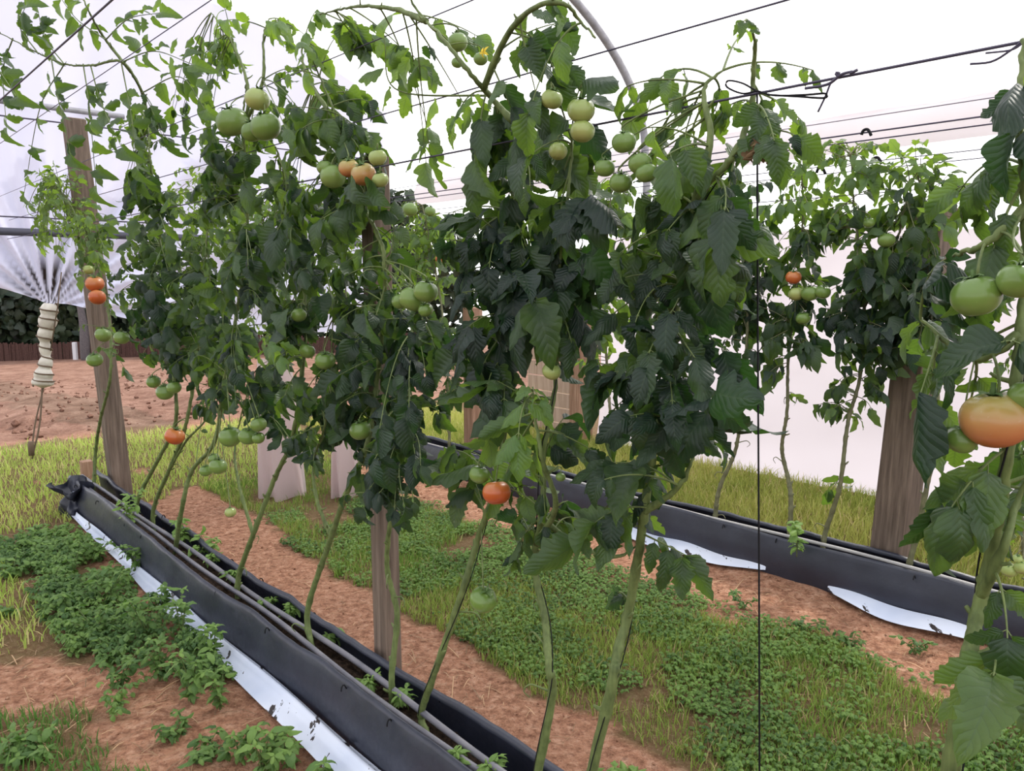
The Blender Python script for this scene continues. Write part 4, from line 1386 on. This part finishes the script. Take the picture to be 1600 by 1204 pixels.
# crumbs and clods of earth
rng = np.random.default_rng(78)
mb = MB()
ico = np.array([[0, 0, 1], [.9, 0, .3], [.28, .85, .35], [-.72, .53, .3], [-.72, -.53, .4], [.28, -.85, .3], [.5, .6, -.5], [-.6, .1, -.5], [.3, -.6, -.5]])
icf = [(0, 1, 2), (0, 2, 3), (0, 3, 4), (0, 4, 5), (0, 5, 1), (1, 6, 2), (2, 6, 7), (2, 7, 3), (3, 7, 4), (4, 7, 8), (4, 8, 5), (5, 8, 1), (1, 8, 6)]
for k in range(6500):
    fld_ = k > 5200
    s_, t_ = (rng.uniform(7.7, 16), rng.uniform(-5, 6)) if fld_ else (rng.uniform(.2, 5), rng.uniform(-2.2, 3.2))
    if not fld_ and (abs(t_ - 1.12) < .2 or grass_mask(np.array(s_), np.array(t_)) > .4): continue
    r_ = rng.uniform(.012, .05) * rng.uniform(.4, 1) if fld_ else rng.uniform(.0015, .008) * rng.uniform(.4, 1.2)
    c_ = P(s_, t_, float(ground_z(np.array(s_), np.array(t_))) + r_ * .3)
    mb.add(c_ + (ico * rng.uniform(.6, 1.3, (9, 3))) * r_, None, icf, (0, 1.0 if fld_ else 0, 0, 0))
tag(mb.build('soil_clods', M['soil'], smooth=False), 'loose crumbs and clods of red earth on the paths and ploughed field', 'soil', kind='stuff')


# low clover-like ground cover in the aisle
def groundcover(name, n, pts_st, h, ls, label, tone, seed, bias=None):
    rng = np.random.default_rng(seed)
    mb = MB()
    co, qd, uv = leaflet_template(4, 3, 900 + seed, False)
    s, t = pts_st(rng, n)
    for k in range(len(s)):
        z = float(ground_z(np.array(s[k]), np.array(t[k])))
        b = P(s[k], t[k], z + h * rng.uniform(.2, 1.0))
        a0 = rng.uniform(0, 6.28)
        rr_ = rng.random()
        tone_ = float(np.clip(tone + 1.6 * (fbm(np.array(s[k] * 5.0), np.array(t[k] * 5.0), 88) - .47) + rng.normal(0, .2), 0, 1))
        for j in range(3):
            a = a0 + j * 2.09
            d_ = np.array([math.cos(a), math.sin(a), rng.uniform(-.2, .35)])
            y = unit(d_)
            z_ = unit(UP - y * y[2])
            x = np.cross(y, z_)
            L = ls * rng.uniform(.7, 1.3)
            v = b + (co[:, :1] * x * 1.5 + co[:, 1:2] * y + co[:, 2:3] * z_) * L
            at_ = np.empty((len(v), 4)); at_[:, :2] = uv; at_[:, 2] = tone_; at_[:, 3] = rr_
            mb.add(v, qd, None, at_)
    tag(mb.build(name, M['weed']), label, 'ground cover', kind='stuff')


def cover_sampler(s0, s1, t0, t1, thr, sd, fr=2.6):
    def f(rng, n):
        s = rng.uniform(s0, s1, n)
        t = rng.uniform(t0, t1, n)
        m = fbm(s * fr, t * fr, sd) > thr + rng.uniform(-.06, .06, n)
        return s[m], t[m]
    return f


groundcover('aisle_clover', 32000, cover_sampler(0.3, 4.2, 1.76, 2.80, .43, 61, 3.6), .045, .0125, 'low leafy clover covering the aisle floor between the troughs', .62, 1)
groundcover('bank_weeds', 5200, cover_sampler(2.5, 4.7, .60, .99, .47, 71, 4), .08, .022, 'dense small weeds filling the left bank along the white film', .4, 3)
groundcover('corner_clover', 2600, cover_sampler(1.2, 2.4, -1.4, .5, .52, 67), .03, .016, 'sparse small weeds over the soil at lower left', .25, 2)


def weed(px, py, hgt, spread, nst, label, tone, seed, name='broadleaf_weed', leaf=.05, z=0.0, wide=1.0):
    rng = np.random.default_rng(seed)
    b = on_z(px, py, z)
    b = np.array([b[0], b[1], z - .005])
    root = empty(name, b)
    tag(root, label, 'weed', None)
    ms, ml = MB(), MB()
    for k in range(nst):
        a = rng.uniform(0, 6.28)
        o_ = np.array([math.cos(a), math.sin(a), 0]) * spread * rng.uniform(.2, 1)
        hh = hgt * rng.uniform(.55, 1.1)
        path = spline([np.zeros(3), o_ * .35 + UP * hh * .55, o_ + UP * hh], 12)
        tube(ms, path, np.linspace(.0028, .0012, 12), 5)
        for i in range(3, 12, 2):
            a1 = rng.uniform(0, 6.28)
            for sg in (0, math.pi):
                d_ = np.array([math.cos(a1 + sg), math.sin(a1 + sg), rng.uniform(-.2, .6)])
                L = leaf * rng.uniform(.6, 1.2) * (.6 + .4 * i / 12)
                put_leaflet(ml, TPL_WEED[rng.integers(6)], path[i] + unit(d_) * L * .15, d_, UP + rng.normal(0, .3, 3), L, tone, rng.random(), wide)
        for j in range(3):
            a = j * 2.1 + a1
            put_leaflet(ml, TPL_WEED[j], path[-1], np.array([math.cos(a), math.sin(a), .5]), UP, leaf * .6, min(1, tone + .3), rng.random(), wide)
    ms.build('stem', M['stem'], root)
    ml.build('foliage', M['weed'], root)
    return root


WL = [  # px, py, height, spread, stems, tone, label
    (300, 1100, .20, .10, 7, .45, 'tall leafy weed leaning over the white film near the lower left'),
    (410, 1215, .15, .12, 9, .45, 'leafy weed at the bottom edge beside the white film'),
    (230, 1010, .20, .13, 9, .3, 'broad leaved weed clump half way down the left side'),
    (175, 950, .17, .14, 9, .3, 'spreading weed clump left of the trough, below the far grass'),
    (110, 960, .12, .12, 8, .25, 'low weed clump at the edge of the left soil path'),
    (215, 900, .16, .09, 7, .35, 'weed touching the film edge in the upper part of the left bank'),
    (150, 880, .13, .13, 9, .45, 'bright weed clump just below the tied trough end'),
    (75, 870, .10, .16, 10, .4, 'flat pale weed clump near the left edge above the soil path'),
    (285, 1010, .21, .08, 5, .4, 'upright weed with large leaves standing against the black sheet'),
    (170, 1040, .09, .12, 8, .2, 'low dark weed patch on the left bank facing the soil path'),
    (320, 1180, .06, .14, 8, .2, 'short weeds on the soil below the leaning tall weed'),
    (20, 900, .08, .16, 9, .4, 'low weeds at the left edge of the picture'),
    (335, 1040, .17, .06, 5, .55, 'small bright weed reaching over the film'),
    (20, 1190, .06, .16, 10, .35, 'low ferny weeds in the bottom left corner'),
    (500, 1245, .10, .08, 5, .45, 'weed tip at the bottom edge close to the black sheet'),
]
for k, (px, py, h_, sp_, ns, tn, lab) in enumerate(WL):
    weed(px, py, h_, sp_ * .72, ns, lab, tn, 40 + k, leaf=.048)
rngw = np.random.default_rng(9)
for k, (px, py, h_, sp_, ns, tn, lab) in enumerate([
    (60, 850, .14, .13, 10, .5, 'pale weed tuft at the left edge just under the bright far grass'),
    (115, 905, .15, .12, 10, .35, 'weed tuft left of the film, between far grass and soil path'),
    (180, 840, .13, .09, 8, .5, 'yellowish weed beside the film near the far trough end'),
    (150, 1000, .16, .12, 10, .3, 'rounded weed bush bordering the left soil path'),
    (190, 1075, .14, .11, 9, .25, 'weed bush at the corner of the left soil path'),
    (255, 960, .16, .08, 8, .35, 'weed filling the gap behind the large leaved upright one'),
    (250, 1065, .18, .10, 9, .35, 'dense weed low on the left bank before the leaning tall weed'),
    (345, 1110, .17, .07, 8, .5, 'bright weed overlapping the torn white film'),
    (280, 1150, .07, .10, 8, .25, 'dark creeping weed on the soil below the left bank'),
    (375, 1190, .12, .09, 8, .4, 'weed at the foot of the bright bottom clump'),
    (450, 1200, .13, .07, 7, .55, 'pale topped weed at the film edge close to the bottom'),
    (90, 920, .08, .12, 8, .35, 'thin weeds over the far end of the left soil path'),
    (10, 960, .05, .08, 6, .3, 'tiny weeds on the soil at the left edge')]):
    weed(px, py, h_ * .85, sp_ * .7, max(4, ns - 3), lab, tn, 240 + k, leaf=.042)
AL = [(1250, 985, .07, .10, 7, 'small weed clump in the soil path before the right hand trough, left part'),
      (1330, 1010, .05, .10, 6, 'low weeds on the soil before the right hand trough, right part'),
      (1160, 950, .07, .06, 4, 'little weed on the soil path left of the hanging twine'),
      (1430, 1020, .06, .07, 4, 'small weed near the pale film by the near plant stem')]
for k, (px, py, h_, sp_, ns, lab) in enumerate(AL):
    weed(px, py, h_, sp_, ns, lab, .2, 80 + k, leaf=.035)
# seedlings in the near trough
SL = [(715, 1195, 'woolly seedling rosette lowest in the near trough'), (630, 1100, 'pale woolly seedling between stems in the near trough'), (575, 1075, 'small seedling beside the drip pipes left of the middle post'),
      (420, 945, 'seedling rosette in the near trough below the forked stem'), (455, 960, 'seedling in the near trough left of the crooked stem'), (365, 905, 'seedling at the foot of the forked stem'),
      (520, 1000, 'grassy seedling against the back sheet of the near trough'), (770, 1210, 'seedling at the bottom edge in the near trough'), (330, 880, 'seedling beside the drip pipes, third from far end')]
for k, (px, py, lab) in enumerate(SL):
    r_ = weed(px, py, .045, .03, 4, lab, .75, 120 + k, 'seedling', .042, .15, .75)
    r_['category'] = 'seedling'
for k, (px, py, h_, lab, z) in enumerate(((205, 830, .22, 'tall bright leafy weed growing from the far left end of the trough', .13), (290, 850, .12, 'bright leafy seedling clump in the trough by the second stem', .14), (1245, 868, .17, 'young weed on the rim of the right hand trough', .17), (325, 862, .08, 'bright broad seedling in the near trough behind the drip pipes', .14), (960, 1225, .06, 'round leaved seedling at the bottom edge by the stout stem', .0))):
    weed(px, py, h_, .07, 4, lab, .9, 150 + k, leaf=.055, z=z)

# ------------------------------------------------------------------ beyond the tunnel
def fgz(x, y):
    return float(ground_far(np.array(x), np.array(y)))


def far_tree(px, dist, h_, rad, label, seed, tone=.2, trunk=True):
    rng = np.random.default_rng(seed)
    x = (px - 800) / F * dist
    z0 = fgz(x, dist)
    b = np.array([x, dist, z0])
    root = empty('tree', b)
    tag(root, label, 'tree')
    ms, ml = MB(), MB()
    tube(ms, spline([np.zeros(3), [rng.normal(0, .1), 0, h_ * .4], [rng.normal(0, .2), 0, h_ * .8]], 10), np.linspace(rad * .09, rad * .03, 10), 8)
    for k in range(6):
        a = rng.uniform(0, 6.28)
        tube(ms, spline([[0, 0, h_ * .3], [math.cos(a) * rad * .4, math.sin(a) * rad * .4, h_ * .5], [math.cos(a) * rad * .8, math.sin(a) * rad * .8, h_ * .65]], 8), np.linspace(rad * .04, rad * .01, 8), 5)
    n = 1500
    for k in range(n):
        v = unit(rng.normal(0, 1, 3))
        r_ = rng.uniform(.55, 1) ** .6
        lump = 1 + .25 * math.sin(v[0] * 5 + seed) * math.cos(v[2] * 4 + seed)
        c = np.array([v[0] * rad * lump, v[1] * rad * .8 * lump, h_ * .52 + v[2] * h_ * .5 * lump]) * [r_, r_, 1]
        c[2] = max(c[2], .1)
        put_leaflet(ml, TPL_LO[k % 8], c, unit(rng.normal(0, 1, 3) - UP * .3), unit(v + rng.normal(0, .4, 3) + UP * .4), rng.uniform(.28, .5), tone, rng.random(), 1.5)
    ms.build('trunk', M['bark'], root)
    ml.build('crown', M['tree'], root)


for k, (px, dist, h_, rad, tn) in enumerate([(-90, 27.5, 5, 1.8, .1), (-30, 28, 6, 2.0, .2), (25, 27, 5, 1.6, .1), (70, 28, 6.5, 1.8, .3), (120, 27.5, 4.6, 1.4, .55), (165, 28, 6, 1.9, .1), (240, 28, 5.5, 2.2, .2), (330, 28, 6, 2.2, .2), (430, 28, 5, 2.2, .2), (540, 28, 6, 2.4, .1), (650, 28, 5, 2.4, .2)]):
    far_tree(px, dist, h_, rad, ['dark tree beyond the fence cut by the left edge of the picture', 'dark tree at the far left behind the brown fence', 'dark shrubby tree behind the fence left of the curtain bundle', 'dark tree right behind the hanging curtain bundle', 'lighter green bush behind the fence beside the white marker', 'dark tree beyond the fence behind the broad leaning post',
              'distant tree far behind the second plant of the near row', 'distant tree behind the plant with one low orange fruit', 'distant tree behind the green fruit cluster plant', 'distant tree behind the middle wooden post', 'distant tree seen past the plant on the middle post'][k], 300 + k, tn)
mb = MB()
root = empty('brush_fence', np.array([(60 - 800) / F * 26, 26, fgz(-16, 26)]))
xs = np.arange(-24, -2, .05)
for x in xs:
    h_ = .60 + .05 * math.sin(x * 1.3) + random.uniform(-.04, .04)
    z0 = fgz(x, 26)
    box(mb, np.array([x + random.uniform(-.01, .01), 26 + random.uniform(-.02, .02), z0 + h_ / 2]) - np.array(root.location), np.array([1, 0, 0]), np.array([0, 1, 0]), unit(np.array([random.uniform(-.03, .03), 0, 1])), .028, .012, h_ / 2, .004)
mb.build('fence_panel', M['fence'], root, smooth=False)
mb = MB()
for z in (.15, .45):
    tube(mb, np.array([[x, 26.03, fgz(x, 26) + z] for x in np.linspace(-24, -2, 20)]) - np.array(root.location), .02, 6)
mb.build('rail', M['fence'], root)
tag(root, 'low brown brushwood fence across the field before the dark trees', 'fence')
c = np.array([(115 - 800) / F * 25, 25, 0.0])
c[2] = fgz(c[0], 25)
mb = MB()
box(mb, [0, 0, .28], np.array([1, 0, 0]), np.array([0, 1, 0]), UP, .06, .06, .30, .01)
tag(mb.build('marker_post', simple('white_paint', (.62, .6, .62), .7), smooth=False, origin=c, local=True), 'short white marker post at the end of the brown fence', 'post')
c = np.array([(130 - 800) / F * 24.5, 24.5, 0.0])
c[2] = fgz(c[0], 24.5)
mb = MB()
tube(mb, spline([[0, 0, -.1], [.03, 0, 1.0], [-.04, 0, 2.2], [.1, 0, 3.4]], 20), .13 + .02 * np.sin(np.linspace(0, 9, 20)), 10)
tag(mb.build('bare_trunk', M['bark'], origin=c, local=True), 'dark blotched tree trunk beside the white marker post', 'tree trunk')
